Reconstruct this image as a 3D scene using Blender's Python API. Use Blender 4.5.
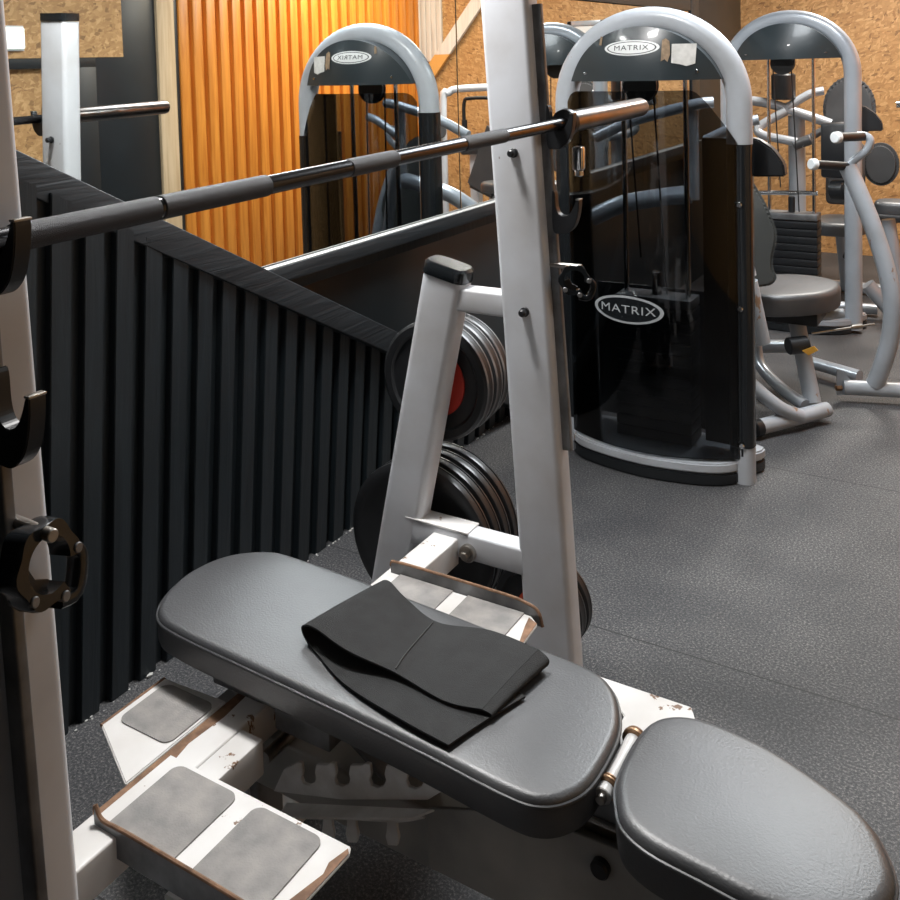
import bpy, bmesh, math, random
from mathutils import Vector, Matrix
random.seed(7)
for o in list(bpy.data.objects): bpy.data.objects.remove(o)
SC = bpy.context.scene
COL = SC.collection
PI = math.pi
V = Vector

# ------------------------------------------------------------------ camera
cam = bpy.data.cameras.new('camera'); camo = bpy.data.objects.new('camera', cam); COL.objects.link(camo)
cam.sensor_width = 36; cam.lens = 38.8; cam.shift_x = 0.0656; cam.shift_y = -0.3722
cam.clip_start = 0.05
ra, ub, fc = V((0.83751951, 0.54558589, -0.02995178)), V((-0.00441392, 0.06156942, 0.99809304)), V((-0.5463896, 0.83579019, -0.05397376))
camo.matrix_world = Matrix(((ra.x, ub.x, -fc.x, 0), (ra.y, ub.y, -fc.y, 0), (ra.z, ub.z, -fc.z, 1.5), (0, 0, 0, 1)))
SC.camera = camo

# ------------------------------------------------------------------ world, exposure, lights
w = bpy.data.worlds.new('world'); SC.world = w; w.use_nodes = True
w.node_tree.nodes['Background'].inputs[0].default_value = (0.75, 0.86, 1.0, 1)
w.node_tree.nodes['Background'].inputs[1].default_value = 0.12
SC.view_settings.view_transform = 'Standard'; SC.view_settings.look = 'None'
SC.view_settings.exposure = 0.0; SC.view_settings.gamma = 1; SC.view_settings.use_curve_mapping = False

def area(name, loc, size, power, color=(1, 1, 1), rot=(0, 0, 0), sy=None):
    l = bpy.data.lights.new(name, 'AREA'); l.energy = power; l.color = color; l.size = size
    if sy: l.shape = 'RECTANGLE'; l.size_y = sy
    o = bpy.data.objects.new(name, l); COL.objects.link(o); o.location = loc; o.rotation_euler = rot
    return o
area('bench_lamp', (-1.30, 1.74, 2.50), 0.24, 52, (1.0, 0.98, 0.96), sy=0.24)
area('aisle_lamp', (-0.62, 3.8, 2.52), 0.8, 58, (0.90, 0.96, 1.0), sy=1.3)
area('side_fill_lamp', (0.7, 1.5, 2.52), 0.5, 6, (0.92, 0.97, 1.0), sy=0.5)  # weak unseen fill lamp for the faces turned to the aisle
area('back_lamp', (-0.6, 6.2, 2.52), 0.5, 74, (1.0, 0.95, 0.87), sy=0.5)
area('board_wall_lamp', (0.55, 6.2, 2.50), 0.35, 46, (1.0, 0.84, 0.62), rot=(0, math.radians(-38), 0), sy=1.6)

# ------------------------------------------------------------------ materials
def mat(name, col, rough=0.5, metal=0.0, var=0.0, vscale=6.0, col2=None, bump=0.0, bscale=120.0, spec=0.5, coat=0.0):
    m = bpy.data.materials.new(name); m.use_nodes = True
    nt = m.node_tree; b = nt.nodes['Principled BSDF']
    b.inputs['Base Color'].default_value = (*col, 1); b.inputs['Roughness'].default_value = rough
    b.inputs['Metallic'].default_value = metal; b.inputs['Specular IOR Level'].default_value = spec
    b.inputs['Coat Weight'].default_value = coat
    tc = nt.nodes.new('ShaderNodeTexCoord')
    if var > 0 or col2:
        n = nt.nodes.new('ShaderNodeTexNoise'); n.inputs['Scale'].default_value = vscale; n.inputs['Detail'].default_value = 6
        nt.links.new(tc.outputs['Object'], n.inputs['Vector'])
        r = nt.nodes.new('ShaderNodeValToRGB')
        c2 = col2 or tuple(c * (1 - var) for c in col)
        r.color_ramp.elements[0].position = .35; r.color_ramp.elements[1].position = .65
        r.color_ramp.elements[0].color = (*c2, 1); r.color_ramp.elements[1].color = (*col, 1)
        nt.links.new(n.outputs['Fac'], r.inputs['Fac']); nt.links.new(r.outputs['Color'], b.inputs['Base Color'])
    if bump > 0:
        n2 = nt.nodes.new('ShaderNodeTexNoise'); n2.inputs['Scale'].default_value = bscale; n2.inputs['Detail'].default_value = 3
        nt.links.new(tc.outputs['Object'], n2.inputs['Vector'])
        bp = nt.nodes.new('ShaderNodeBump'); bp.inputs['Strength'].default_value = bump; bp.inputs['Distance'].default_value = .002
        nt.links.new(n2.outputs['Fac'], bp.inputs['Height']); nt.links.new(bp.outputs['Normal'], b.inputs['Normal'])
    return m

def painted(name, base, chip, amount, rough=0.35, scale=18.0, dirt=(0.55, 0.5, 0.45)):
    """paint worn through to rust or primer in small chips with a light all-over grime"""
    m = bpy.data.materials.new(name); m.use_nodes = True; nt = m.node_tree; b = nt.nodes['Principled BSDF']
    b.inputs['Roughness'].default_value = rough
    tc = nt.nodes.new('ShaderNodeTexCoord')
    g = nt.nodes.new('ShaderNodeTexNoise'); g.inputs['Scale'].default_value = 5; g.inputs['Detail'].default_value = 8; nt.links.new(tc.outputs['Object'], g.inputs['Vector'])
    gr = nt.nodes.new('ShaderNodeValToRGB'); gr.color_ramp.elements[0].position = .3; gr.color_ramp.elements[1].position = .6
    gr.color_ramp.elements[0].color = (*[x * d ** .35 for x, d in zip(base, dirt)], 1); gr.color_ramp.elements[1].color = (*base, 1)
    nt.links.new(g.outputs['Fac'], gr.inputs['Fac'])
    n = nt.nodes.new('ShaderNodeTexNoise'); n.inputs['Scale'].default_value = scale; n.inputs['Detail'].default_value = 9; n.inputs['Roughness'].default_value = .65
    mp = nt.nodes.new('ShaderNodeMapping'); mp.inputs['Scale'].default_value = (1, 1, .45)
    nt.links.new(tc.outputs['Object'], mp.inputs['Vector']); nt.links.new(mp.outputs['Vector'], n.inputs['Vector'])
    r = nt.nodes.new('ShaderNodeValToRGB'); r.color_ramp.interpolation = 'LINEAR'
    r.color_ramp.elements[0].position = 1 - amount - .015; r.color_ramp.elements[1].position = 1 - amount
    nt.links.new(n.outputs['Fac'], r.inputs['Fac'])
    mx = nt.nodes.new('ShaderNodeMix'); mx.data_type = 'RGBA'
    nt.links.new(r.outputs['Color'], mx.inputs['Factor']); nt.links.new(gr.outputs['Color'], mx.inputs['A']); mx.inputs['B'].default_value = (*chip, 1)
    nt.links.new(mx.outputs['Result'], b.inputs['Base Color'])
    return m

M = {}
M['white'] = painted('white_paint', (0.66, 0.68, 0.72), (0.16, 0.10, 0.06), .29)
M['worn_white'] = painted('worn_white_paint', (0.76, 0.75, 0.74), (0.20, 0.11, 0.06), .36, scale=22)
M['rust'] = mat('rusty_steel', (0.30, 0.17, 0.10), .75, .2, col2=(0.16, 0.09, 0.055), vscale=40, bump=.5)
M['grip'] = mat('grey_grip_sheet', (0.33, 0.31, 0.295), .8, 0, col2=(0.22, 0.215, 0.21), vscale=22, bump=.4, bscale=300)
M['vinyl'] = mat('black_vinyl', (0.062, 0.064, 0.069), .44, 0, var=.3, vscale=5, bump=.25, bscale=260, spec=1.0)
M['piping'] = mat('piping_vinyl', (0.06, 0.062, 0.066), .35)
M['fabric'] = mat('band_fabric', (0.022, 0.023, 0.024), .85, 0, var=.3, vscale=30, bump=.7, bscale=700)
M['stitch'] = mat('stitching', (0.06, 0.06, 0.06), .8)
M['steel'] = mat('bare_steel', (0.50, 0.48, 0.45), .32, 1.0, col2=(0.28, 0.25, 0.22), vscale=18)
M['dull_steel'] = mat('dull_steel', (0.25, 0.255, 0.26), .42, .5, col2=(0.12, 0.12, 0.125), vscale=14)
M['frame_paint'] = mat('mottled_grey_paint', (0.50, 0.49, 0.46), .38, 0, col2=(0.26, 0.26, 0.25), vscale=4)  # bench spine and side plates: grey mottled between two tones
M['plate_steel'] = mat('cut_plate_steel', (0.85, 0.85, 0.84), .3, .2, col2=(0.62, 0.60, 0.57), vscale=16)
M['bar'] = mat('dark_bar_steel', (0.06, 0.06, 0.063), .22, .9)
M['knurl'] = mat('knurled_steel', (0.04, 0.041, 0.045), .45, .6, bump=1.0, bscale=900)
M['sleeve'] = mat('worn_sleeve_steel', (0.26, 0.20, 0.17), .28, 1.0, col2=(0.15, 0.15, 0.15), vscale=9)
M['black'] = mat('black_plastic', (0.012, 0.013, 0.015), .4)
M['gloss_black'] = mat('glossy_black_plastic', (0.012, 0.014, 0.016), .16)
M['rubber'] = mat('black_rubber', (0.016, 0.017, 0.019), .42, 0, var=.3, vscale=12)
M['rubber_edge'] = mat('shiny_rubber_rim', (0.03, 0.03, 0.032), .28)
M['silver'] = mat('silver_paint', (0.42, 0.45, 0.49), .28, .2, col2=(0.37, 0.40, 0.44), vscale=7, coat=.3)
M['silver_worn'] = painted('worn_silver_paint', (0.44, 0.47, 0.51), (0.30, 0.19, 0.12), .33, rough=.3, scale=14)
M['head'] = mat('dark_green_grey_plastic', (0.025, 0.034, 0.039), .32, 0, coat=.15)
M['red'] = mat('red_insert', (0.50, 0.035, 0.02), .5)
M['orange_red'] = mat('orange_red_ring', (0.65, 0.09, 0.03), .5)
M['badge'] = mat('badge_white', (0.72, 0.74, 0.74), .4)
M['badge_dark'] = mat('badge_dark_print', (0.04, 0.045, 0.05), .5)
M['badge_grey'] = mat('badge_grey_print', (0.36, 0.38, 0.40), .5)
M['tape'] = mat('tape', (0.66, 0.65, 0.62), .6, var=.2, vscale=40)
M['tape_brown'] = mat('torn_brown_tape', (0.30, 0.21, 0.13), .7, var=.4, vscale=60)
M['tag_yellow'] = mat('yellow_tag', (0.75, 0.38, 0.05), .5)
M['chrome'] = mat('chrome', (0.62, 0.63, 0.64), .14, 1.0)
M['brass'] = mat('worn_washer', (0.42, 0.27, 0.16), .4, .8, col2=(0.25, 0.14, 0.08), vscale=60)
M['black_wood'] = None

def wood(name, c1, c2, rough, rings=26.0, axis='Z', bump=.3):
    m = bpy.data.materials.new(name); m.use_nodes = True; nt = m.node_tree; b = nt.nodes['Principled BSDF']
    b.inputs['Roughness'].default_value = rough
    tc = nt.nodes.new('ShaderNodeTexCoord'); mp = nt.nodes.new('ShaderNodeMapping')
    mp.inputs['Scale'].default_value = (1, 1, .06) if axis == 'Z' else (1, .06, 1)
    nt.links.new(tc.outputs['Object'], mp.inputs['Vector'])
    n = nt.nodes.new('ShaderNodeTexNoise'); n.inputs['Scale'].default_value = rings; n.inputs['Detail'].default_value = 7; n.inputs['Distortion'].default_value = 1.2
    nt.links.new(mp.outputs['Vector'], n.inputs['Vector'])
    r = nt.nodes.new('ShaderNodeValToRGB'); r.color_ramp.elements[0].position = .32; r.color_ramp.elements[1].position = .68
    r.color_ramp.elements[0].color = (*c2, 1); r.color_ramp.elements[1].color = (*c1, 1)
    nt.links.new(n.outputs['Fac'], r.inputs['Fac']); nt.links.new(r.outputs['Color'], b.inputs['Base Color'])
    bp = nt.nodes.new('ShaderNodeBump'); bp.inputs['Strength'].default_value = bump; bp.inputs['Distance'].default_value = .003
    nt.links.new(n.outputs['Fac'], bp.inputs['Height']); nt.links.new(bp.outputs['Normal'], b.inputs['Normal'])
    return m
M['black_wood'] = wood('black_painted_wood', (0.013, 0.0195, 0.024), (0.009, 0.013, 0.016), .42, bump=.5)
M['black_ledge'] = wood('black_painted_board', (0.018, 0.024, 0.029), (0.008, 0.011, 0.014), .5, rings=40, axis='Y', bump=1.0)
M['pine'] = wood('varnished_pine', (0.74, 0.29, 0.045), (0.52, 0.17, 0.02), .38)
M['pale_pine'] = wood('pale_timber', (0.66, 0.50, 0.32), (0.50, 0.35, 0.20), .55)
M['white_wood'] = wood('white_painted_boards', (0.78, 0.76, 0.72), (0.62, 0.60, 0.56), .5)
M['black_wall'] = mat('black_wall_paint', (0.016, 0.021, 0.025), .38, 0, var=.3, vscale=3)
M['ceiling'] = mat('ceiling_dark_paint', (0.10, 0.10, 0.10), .9)

def osb():
    m = bpy.data.materials.new('strand_board'); m.use_nodes = True; nt = m.node_tree; b = nt.nodes['Principled BSDF']
    b.inputs['Roughness'].default_value = .55
    tc = nt.nodes.new('ShaderNodeTexCoord')
    n0 = nt.nodes.new('ShaderNodeTexNoise'); n0.inputs['Scale'].default_value = 14; nt.links.new(tc.outputs['Object'], n0.inputs['Vector'])
    ad = nt.nodes.new('ShaderNodeMixRGB'); ad.blend_type = 'ADD'; ad.inputs[0].default_value = .03
    nt.links.new(tc.outputs['Object'], ad.inputs[1]); nt.links.new(n0.outputs['Color'], ad.inputs[2])
    prev = None
    for k, (ang, off) in enumerate([(.35, 0), (1.25, 3.1), (2.2, 7.7), (2.9, 11.3)]):
        mp = nt.nodes.new('ShaderNodeMapping'); mp.inputs['Rotation'].default_value = (ang, ang, 0); mp.inputs['Scale'].default_value = (26, 26, 78); mp.inputs['Location'].default_value = (off, off, off)
        mp.vector_type = 'POINT'
        r1 = nt.nodes.new('ShaderNodeMapping'); r1.inputs['Rotation'].default_value = (ang, ang, 0); nt.links.new(ad.outputs[0], r1.inputs['Vector'])
        mp.inputs['Rotation'].default_value = (0, 0, 0); nt.links.new(r1.outputs['Vector'], mp.inputs['Vector'])
        v = nt.nodes.new('ShaderNodeTexVoronoi'); v.inputs['Scale'].default_value = 1.0; nt.links.new(mp.outputs['Vector'], v.inputs['Vector'])
        sc = nt.nodes.new('ShaderNodeSeparateColor'); nt.links.new(v.outputs['Color'], sc.inputs[0])
        if prev is None: prev = sc.outputs[0]
        else:
            g = nt.nodes.new('ShaderNodeMath'); g.operation = 'GREATER_THAN'; g.inputs[1].default_value = .62; nt.links.new(sc.outputs[1], g.inputs[0])
            mx = nt.nodes.new('ShaderNodeMix'); nt.links.new(g.outputs[0], mx.inputs['Factor']); nt.links.new(prev, mx.inputs['A']); nt.links.new(sc.outputs[0], mx.inputs['B']); prev = mx.outputs['Result']
    r = nt.nodes.new('ShaderNodeValToRGB'); e = r.color_ramp.elements
    e[0].position = .0; e[0].color = (0.24, 0.125, 0.05, 1); e[1].position = 1; e[1].color = (0.62, 0.38, 0.17, 1)
    x = r.color_ramp.elements.new(.12); x.color = (0.39, 0.21, 0.08, 1)
    x = r.color_ramp.elements.new(.7); x.color = (0.50, 0.285, 0.115, 1)
    nt.links.new(prev, r.inputs['Fac']); nt.links.new(r.outputs['Color'], b.inputs['Base Color'])
    return m
M['osb'] = osb()

def floor_mat():
    m = bpy.data.materials.new('speckled_rubber_mats'); m.use_nodes = True; nt = m.node_tree; b = nt.nodes['Principled BSDF']
    b.inputs['Roughness'].default_value = .62
    tc = nt.nodes.new('ShaderNodeTexCoord')
    n = nt.nodes.new('ShaderNodeTexNoise'); n.inputs['Scale'].default_value = 165; n.inputs['Detail'].default_value = 4; n.inputs['Roughness'].default_value = .8
    nt.links.new(tc.outputs['Object'], n.inputs['Vector'])
    r = nt.nodes.new('ShaderNodeValToRGB'); e = r.color_ramp.elements
    e[0].position = .38; e[0].color = (0.020, 0.022, 0.025, 1); e[1].position = .66; e[1].color = (0.26, 0.25, 0.245, 1)
    x = e.new(.52); x.color = (0.062, 0.065, 0.070, 1)
    nt.links.new(n.outputs['Fac'], r.inputs['Fac'])
    g = nt.nodes.new('ShaderNodeTexNoise'); g.inputs['Scale'].default_value = 3.2; g.inputs['Detail'].default_value = 7; nt.links.new(tc.outputs['Object'], g.inputs['Vector'])
    gr = nt.nodes.new('ShaderNodeValToRGB'); gr.color_ramp.elements[0].position = .35; gr.color_ramp.elements[1].position = .65
    gr.color_ramp.elements[0].color = (.68, .68, .70, 1); gr.color_ramp.elements[1].color = (1.1, 1.07, 1.05, 1)
    nt.links.new(g.outputs['Fac'], gr.inputs['Fac'])
    mu = nt.nodes.new('ShaderNodeMixRGB'); mu.blend_type = 'MULTIPLY'; mu.inputs[0].default_value = 1
    nt.links.new(r.outputs['Color'], mu.inputs[1]); nt.links.new(gr.outputs['Color'], mu.inputs[2])
    # seams between mats
    sp = nt.nodes.new('ShaderNodeSeparateXYZ'); nt.links.new(tc.outputs['Object'], sp.inputs[0])
    def seam(out, off, per, wd):
        s = nt.nodes.new('ShaderNodeMath'); s.operation = 'SUBTRACT'; nt.links.new(out, s.inputs[0]); s.inputs[1].default_value = off
        p = nt.nodes.new('ShaderNodeMath'); p.operation = 'PINGPONG'; nt.links.new(s.outputs[0], p.inputs[0]); p.inputs[1].default_value = per / 2
        l = nt.nodes.new('ShaderNodeMath'); l.operation = 'LESS_THAN'; nt.links.new(p.outputs[0], l.inputs[0]); l.inputs[1].default_value = wd
        return l
    a = seam(sp.outputs['Y'], 2.348, 1.25, .0022); c = seam(sp.outputs['X'], .42, 1.9, .0018)
    mxx = nt.nodes.new('ShaderNodeMath'); mxx.operation = 'MAXIMUM'; nt.links.new(a.outputs[0], mxx.inputs[0]); nt.links.new(c.outputs[0], mxx.inputs[1])
    mx = nt.nodes.new('ShaderNodeMixRGB'); nt.links.new(mxx.outputs[0], mx.inputs[0]); nt.links.new(mu.outputs[0], mx.inputs[1]); mx.inputs[2].default_value = (.012, .012, .013, 1)
    nt.links.new(mx.outputs[0], b.inputs['Base Color'])
    bp = nt.nodes.new('ShaderNodeBump'); bp.inputs['Strength'].default_value = .5; bp.inputs['Distance'].default_value = .002
    nt.links.new(n.outputs['Fac'], bp.inputs['Height']); nt.links.new(bp.outputs['Normal'], b.inputs['Normal'])
    return m
M['floor'] = floor_mat()

def mirror_mat():
    m = bpy.data.materials.new('mirror_glass'); m.use_nodes = True; b = m.node_tree.nodes['Principled BSDF']
    b.inputs['Base Color'].default_value = (.86, .89, .88, 1); b.inputs['Metallic'].default_value = 1; b.inputs['Roughness'].default_value = .012
    return m
M['mirror'] = mirror_mat()
def smoke_mat():
    m = bpy.data.materials.new('smoked_acrylic'); m.use_nodes = True; nt = m.node_tree
    b = nt.nodes['Principled BSDF']; out = nt.nodes['Material Output']
    tr = nt.nodes.new('ShaderNodeBsdfTransparent'); tr.inputs[0].default_value = (.46, .48, .50, 1)
    gl = nt.nodes.new('ShaderNodeBsdfGlossy'); gl.inputs['Roughness'].default_value = .04
    fr = nt.nodes.new('ShaderNodeFresnel'); fr.inputs[0].default_value = 1.45
    mx = nt.nodes.new('ShaderNodeMixShader'); nt.links.new(fr.outputs[0], mx.inputs[0]); nt.links.new(tr.outputs[0], mx.inputs[1]); nt.links.new(gl.outputs[0], mx.inputs[2])
    nt.links.new(mx.outputs[0], out.inputs['Surface']); nt.nodes.remove(b)
    return m
M['smoke'] = smoke_mat()
def emit(name, col, s):
    m = bpy.data.materials.new(name); m.use_nodes = True; b = m.node_tree.nodes['Principled BSDF']
    b.inputs['Emission Color'].default_value = (*col, 1); b.inputs['Emission Strength'].default_value = s; b.inputs['Base Color'].default_value = (.8, .8, .8, 1)
    return m
M['lit'] = emit('lit_diffuser', (.85, 1.0, .90), .9)
M['lit_ceiling'] = emit('lit_ceiling_panel', (.97, .98, 1.0), 4.0)

# ------------------------------------------------------------------ mesh helpers
def B(): return bmesh.new()
def frame(d, up=None):
    d = V(d).normalized(); up = V(up) if up else (V((0, 0, 1)) if abs(d.z) < .95 else V((0, 1, 0)))
    s = d.cross(up).normalized(); u = s.cross(d).normalized(); return s, u
def ring_bridge(bm, rings, close=True, cap=True):
    for r0, r1 in zip(rings, rings[1:]):
        n = len(r0)
        for i in range(n if close else n - 1):
            j = (i + 1) % n
            try: bm.faces.new((r0[i], r0[j], r1[j], r1[i]))
            except ValueError: pass
    if cap:
        bm.faces.new(list(reversed(rings[0]))); bm.faces.new(rings[-1])
def sweep(bm, pts, prof, up=None, cap=True, scales=None):
    """sweep a 2D profile (s,u) along points"""
    pts = [V(p) for p in pts]; rings = []; pu = None
    for i, p in enumerate(pts):
        a = pts[max(i - 1, 0)]; b = pts[min(i + 1, len(pts) - 1)]
        d = (b - a).normalized()
        if up is not None: s, u = frame(d, up)
        elif pu is None: s, u = frame(d)
        else:
            u = (pu - d * pu.dot(d)).normalized(); s = d.cross(u).normalized()
        pu = u; k = scales[i] if scales else 1
        rings.append([bm.verts.new(p + s * x * k + u * y * k) for x, y in prof])
    ring_bridge(bm, rings, cap=cap)
def circ(r, n=16, ry=None): return [(r * math.cos(2 * PI * i / n), (ry or r) * math.sin(2 * PI * i / n)) for i in range(n)]
def rrect(w, h, r, n=4):
    o = []
    for cx, cy, a0 in ((w/2-r, h/2-r, 0), (-w/2+r, h/2-r, PI/2), (-w/2+r, -h/2+r, PI), (w/2-r, -h/2+r, 1.5*PI)):
        for i in range(n + 1): a = a0 + i * PI / 2 / n; o.append((cx + r * math.cos(a), cy + r * math.sin(a)))
    return o
def spline(P, n=8, closed=False):
    P = [V(p) for p in P]; o = []; N = len(P)
    for i in range(N if closed else N - 1):
        g = (lambda k: P[k % N]) if closed else (lambda k: P[min(max(k, 0), N - 1)])
        p0, p1, p2, p3 = g(i-1), g(i), g(i+1), g(i+2)
        for j in range(n):
            t = j / n; o.append(.5*((2*p1)+(p2-p0)*t+(2*p0-5*p1+4*p2-p3)*t*t+(3*p1-p0-3*p2+p3)*t**3))
    if not closed: o.append(P[-1])
    return o
def tube(bm, pts, r, n=16, smooth=0, cap=True):
    if smooth: pts = spline(pts, smooth)
    sweep(bm, pts, circ(r, n), cap=cap)
def beam(bm, a, b, w, h, up=(0, 0, 1), r=.006): sweep(bm, [a, b], rrect(w, h, r), up=up)
def box(bm, lo, hi, bev=.003, seg=2):
    lo = V(lo); hi = V(hi); c = (lo+hi)/2; s = hi-lo
    t = bmesh.new(); bmesh.ops.create_cube(t, size=1); bmesh.ops.scale(t, vec=s, verts=t.verts)
    if bev: bmesh.ops.bevel(t, geom=t.edges[:], offset=min(bev, min(s)*.45), segments=seg, affect='EDGES', profile=.5)
    bmesh.ops.translate(t, vec=c, verts=t.verts); merge(bm, t)
def merge(bm, t, mtx=None):
    me = bpy.data.meshes.new('tmp'); t.to_mesh(me); t.free()
    if mtx: me.transform(mtx)
    bm.from_mesh(me); bpy.data.meshes.remove(me)
def disc(bm, c, axis, prof, n=40, up=None):
    """lathe: prof = [(t along axis, radius)]"""
    c = V(c); ax = V(axis).normalized(); s, u = frame(ax, up); rings = []
    for t, r in prof:
        r = max(r, .0004)
        rings.append([bm.verts.new(c + ax*t + s*r*math.cos(2*PI*i/n) + u*r*math.sin(2*PI*i/n)) for i in range(n)])
    ring_bridge(bm, rings)
def cyl(bm, a, b, r, n=20, bev=.0):
    a = V(a); b = V(b); L = (b-a).length
    if bev: disc(bm, a, b-a, [(0, r-bev), (bev, r), (L-bev, r), (L, r-bev)], n)
    else: disc(bm, a, b-a, [(0, r), (L, r)], n)
def prism(bm, pts, ext, bev=0):
    """polygon of 3D points extruded by a vector"""
    t = bmesh.new(); a = [t.verts.new(V(p)) for p in pts]; b = [t.verts.new(V(p)+V(ext)) for p in pts]
    t.faces.new(list(reversed(a))); t.faces.new(b); n = len(a)
    for i in range(n): t.faces.new((a[i], a[(i+1) % n], b[(i+1) % n], b[i]))
    bmesh.ops.recalc_face_normals(t, faces=t.faces)
    if bev: bmesh.ops.bevel(t, geom=t.edges[:], offset=bev, segments=2, affect='EDGES')
    merge(bm, t)
def pad_mesh(bm, outline, z0, z1, crown=.004, rnd=.014):
    """upholstered pad: outline list of (x,y)"""
    P = [V((x, y, 0)) for x, y in outline]; n = len(P)
    area2 = sum(P[i].x*P[(i+1) % n].y-P[(i+1) % n].x*P[i].y for i in range(n))
    if area2 < 0: P.reverse()
    N = []
    for i in range(n):
        t = (P[(i+1) % n]-P[i-1]).normalized(); N.append(V((-t.y, t.x, 0)))
    c = sum(P, V((0, 0, 0)))/n; rings = []
    def ring(ins, z): rings.append([bm.verts.new(P[i]+N[i]*ins+V((0, 0, z))) for i in range(n)])
    ring(.012, z0); ring(.002, z0+.004); ring(0, z0+.012); ring(0, z1-rnd)
    for k in range(1, 6):
        a = k/5*PI/2; ring(rnd*(1-math.cos(a)), z1-rnd+rnd*math.sin(a))
    base = [v.co.copy() for v in rings[-1]]
    for k, q in enumerate((.82, .6, .35, .12)):
        rings.append([bm.verts.new(V((c.x+(p.x-c.x)*q, c.y+(p.y-c.y)*q, z1+crown*(1-q*q)))) for p in base])
    ring_bridge(bm, rings)

def thing(name, label, cat, loc=(0, 0, 0), group=None):
    o = bpy.data.objects.new(name, None); COL.objects.link(o); o.location = loc; o.empty_display_size = .05
    o['label'] = label; o['category'] = cat
    if group: o['group'] = group
    return o
def root_loc(p):
    l = V((0, 0, 0))
    while p: l += p.location; p = p.parent
    return l
def obj(name, bm, m, parent=None, label=None, cat=None, group=None, kind=None, sharp=35):
    bmesh.ops.recalc_face_normals(bm, faces=bm.faces)
    me = bpy.data.meshes.new(name); bm.to_mesh(me); bm.free()
    me.materials.append(M[m] if isinstance(m, str) else m)
    me.shade_smooth()
    me.set_sharp_from_angle(angle=math.radians(sharp))
    o = bpy.data.objects.new(name, me); COL.objects.link(o)
    if parent: o.parent = parent; me.transform(Matrix.Translation(-root_loc(parent)))
    if label: o['label'] = label
    if cat: o['category'] = cat
    if group: o['group'] = group
    if kind: o['kind'] = kind
    return o
def loose(name, bm, m, label, cat, group=None):
    """a thing that is one mesh: origin moved to its base centre"""
    o = obj(name, bm, m, None, label, cat, group)
    me = o.data; xs = [v.co for v in me.vertices]
    c = V((sum(p.x for p in xs)/len(xs), sum(p.y for p in xs)/len(xs), min(p.z for p in xs)))
    me.transform(Matrix.Translation(-c)); o.location = c; return o
def struct(name, bm, m, parent=None, sharp=35): return obj(name, bm, m, parent, kind='structure', sharp=sharp)
def copy_tree(o, parent=None):
    c = o.copy(); COL.objects.link(c)
    if parent: c.parent = parent
    for ch in [x for x in bpy.data.objects if x.parent == o]: copy_tree(ch, c)
    return c
FONT = None
def text_mesh(body, size, mtx, depth=.0006, xs=1.0):
    cu = bpy.data.curves.new('txt', 'FONT'); cu.body = body; cu.size = size; cu.align_x = 'CENTER'; cu.align_y = 'CENTER'; cu.extrude = depth; cu.space_character = 1.12
    o = bpy.data.objects.new('txt', cu); COL.objects.link(o)
    dg = bpy.context.evaluated_depsgraph_get(); me = bpy.data.meshes.new_from_object(o.evaluated_get(dg))
    bpy.data.objects.remove(o); bm = bmesh.new(); me.transform(mtx @ Matrix.Diagonal((xs, 1, 1, 1))); bm.from_mesh(me); bpy.data.meshes.remove(me); return bm

XW = -1.845; XM = -1.755; XO = 1.22; YB = 7.70; YN = -1.3; ZC = 2.6; XR = -1.834
# ------------------------------------------------------------------ room shell
b = B(); box(b, (XW-.15, YN-.1, -.1), (XO+.15, YB+.1, 0), 0); struct('floor', b, 'floor')
b = B(); box(b, (XW-.15, YN-.1, ZC), (XO+.15, YB+.1, ZC+.1), 0); struct('ceiling', b, 'ceiling')
b = B(); box(b, (XW-.12, YN-.1, 0), (XW-.012, YB+.1, ZC), 0); struct('wall_left', b, 'black_wall')
b = B(); box(b, (XW-.1, YB, 0), (XO+.1, YB+.1, ZC), 0); struct('wall_back', b, 'osb')
b = B(); box(b, (XW-.1, YN-.1, 0), (XO+.1, YN, ZC), 0); struct('wall_front', b, 'black_wall')
b = B(); box(b, (XO, YN-.1, 0), (XO+.1, YB+.1, ZC), 0); struct('wall_right', b, 'osb')
# smooth lower panel under the ledge
b = B(); box(b, (XW-.014, YN, 0), (XW, 6.3, .894), .001); struct('trim_1', b, mat('glossy_black_board', (0.018, 0.024, 0.028), .3, var=.3, vscale=4))
# ledge board under the mirror, with a recessed batten below
b = B(); box(b, (XW-.012, 1.97, .895), (-1.73, 6.3, .940), .002); struct('trim_2', b, 'black_ledge')
b = B(); box(b, (XW-.012, 2.1, .835), (XW+.03, 6.3, .8945), .002); struct('trim_3', b, 'black_wood')
b = B(); box(b, (XW-.012, 1.97, .9405), (-1.734, 6.3, .9435), .001); struct('trim_4', b, mat('pale_ledge_strip', (.5, .5, .49), .4))
# ribbed slope-topped wainscot: boards standing in front of the wall, each board a pair of vertical edges
def ztop(y): return 1.344-.518*(y-1.235)
b = B()
y = .35; pitch = .0885
prof = []
yy = .33
while yy < 3.68:
    y0 = yy; y1 = yy+.054
    b2 = [(XR+.003, y0), (XR+.003, y1)]
    lo = [(XR+.004, y0, 0), (XR+.004, y1, 0), (XR+.004, y1, max(.02, ztop(y1)-.06)), (XR+.004, y0, max(.02, ztop(y0)-.06))]
    prism(b, [(XR+.022, y0, 0), (XR+.022, y1, 0), (XR+.022, y1, max(.02, ztop(y1)-.06)), (XR+.022, y0, max(.02, ztop(y0)-.06))], (-.020, 0, 0), .002)
    yy += pitch
prism(b, [(XR+.002, .3, 0), (XR+.002, 3.72, 0), (XR+.002, 3.72, .02), (XR+.002, .3, ztop(.3)-.06)], (-.012, 0, 0))
for v in b.verts: v.co.x += .082*v.co.z
struct('trim_5', b, 'black_wood')
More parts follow.
